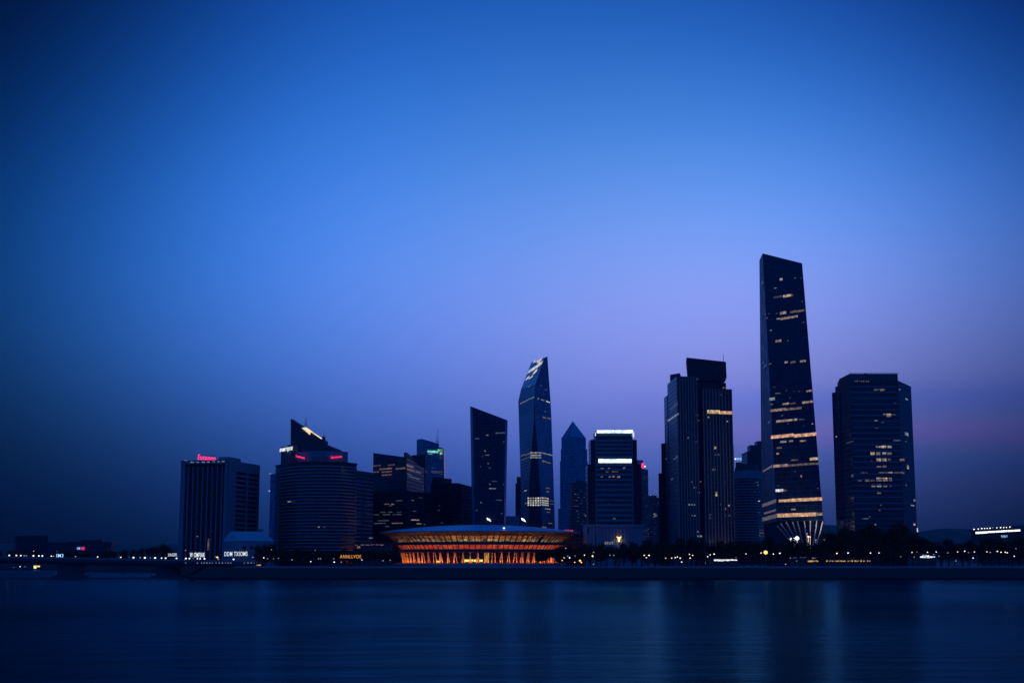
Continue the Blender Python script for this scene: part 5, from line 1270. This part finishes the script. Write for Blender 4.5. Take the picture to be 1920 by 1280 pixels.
pavilion('lit_kiosk', 'low white-lit kiosk on the promenade below the stepped tower', 1337, 1383, 1046, 1053, 1052, [(1338.5, 1346, 1049.6, 3.2), (1346, 1356, 1049.9, 3.4), (1356, 1368, 1049.4, 2.6), (1368.5, 1382, 1049.2, 2)], wl)
am = lit('amber_lit_bay', (1, .45, .08), 1.3, 1.0, 3, .9, .15, .2, col2=(1, .62, .2))
pavilion('amber_pavilion', 'low amber-lit pavilion on the promenade below the flared columns', 1512, 1536, 1048, 1053, 1052, [(1514.5, 1524, 1051.4, 3), (1524.5, 1534, 1051, 2)], am)
wins = [(x, x + w, 1051, 2.2) for x, w in ((1549, 3), (1555, 2.5), (1559, 3), (1565, 4), (1570, 3), (1574, 5), (1580, 5), (1589, 3), (1595, 4), (1602, 4), (1608, 2), (1613, 3), (1618.5, 3), (1626, 2), (1630, 1.5))]
pavilion('amber_arcade', 'long low arcade with a row of amber-lit bays right of the amber pavilion', 1546, 1634, 1048.5, 1053, 1052, wins, am, cat='arcade')
cl = lit('blue_white_shopfront', (.75, .88, 1), 2.4, .8, .9, .98, .2, .05)
pavilion('bright_kiosk', 'small kiosk with bright bluish white lights right of the octagonal tower', 1724, 1755, 1038.5, 1048, 1070, [(1725, 1730, 1043.5, 2.6), (1730, 1736, 1042.5, 5), (1736.5, 1743, 1043, 5), (1743, 1747, 1043.6, 2.6), (1748, 1753.5, 1043.2, 2.4)], cl, cat='kiosk')
pavilion('grey_canopy', 'low pale canopy hall on the promenade below the leaning tower', 1486, 1534, 1043.5, 1047, 1075, [(1487, 1494, 1045.2, 1.2, 'cool_low'), (1500, 1512, 1044.6, 1.0, 'cool_low'), (1522, 1530, 1045.6, 1.4, 'cool_mid')], cl, cat='canopy hall')
pavilion('amber_kiosk', 'tiny amber-lit kiosk at the right end of the bridge', 478, 492, 1056, 1060, 1046, [(480.5, 484, 1058.8, 1.6), (484, 489.5, 1058.5, 2.4)], am, cat='kiosk')
pk = lit('rosy_lit_bay', (1, .45, .35), .35, 1.6, 2, .95, .3, .1)
pavilion('low_shopping_hall', 'low shopping hall with a row of rosy lights left of the arena', 664, 734, 1018, 1040, 1215, [(666, 670, 1021.5, 2), (669, 675, 1025.5, 4), (676, 682, 1021, 1.6), (684, 692, 1020.8, 1.8), (694, 702, 1020.6, 1.8), (704, 711, 1020.6, 1.6), (713, 720, 1021, 1.8)], pk, cat='shopping hall')
sign('ANNLLVOE', (637.5, 1045.8), (677, 1045.8), 6, 1070, 1070, 'orange lit lettering among the dark trees below the banded tower', M['letters_orange'], posts=4)
# ------------------------------------------------------------------ evening haze
hz, t, b = new_mat('evening_haze')
t.n.remove(b); v = t.add('ShaderNodeVolumePrincipled'); v.inputs['Color'].default_value = (.35, .62, 1.0, 1); v.inputs['Density'].default_value = 0.000025; v.inputs['Anisotropy'].default_value = .25
t.l.new(v.outputs[0], t.n['Material Output'].inputs['Volume'])
o = MB().prism([(-3600, -80, -2), (3600, -80, -2), (3600, 5700, -2), (-3600, 5700, -2)], [(-3600, -80, 320), (3600, -80, 320), (3600, 5700, 320), (-3600, 5700, 320)]).build('haze', hz)
o['kind'] = 'stuff'
for ob in sc.objects:
    if ob.type == 'EMPTY' and not ob.children: print('EMPTY THING', ob.name)
print('objects', len(sc.objects), 'windows', wcount[0])
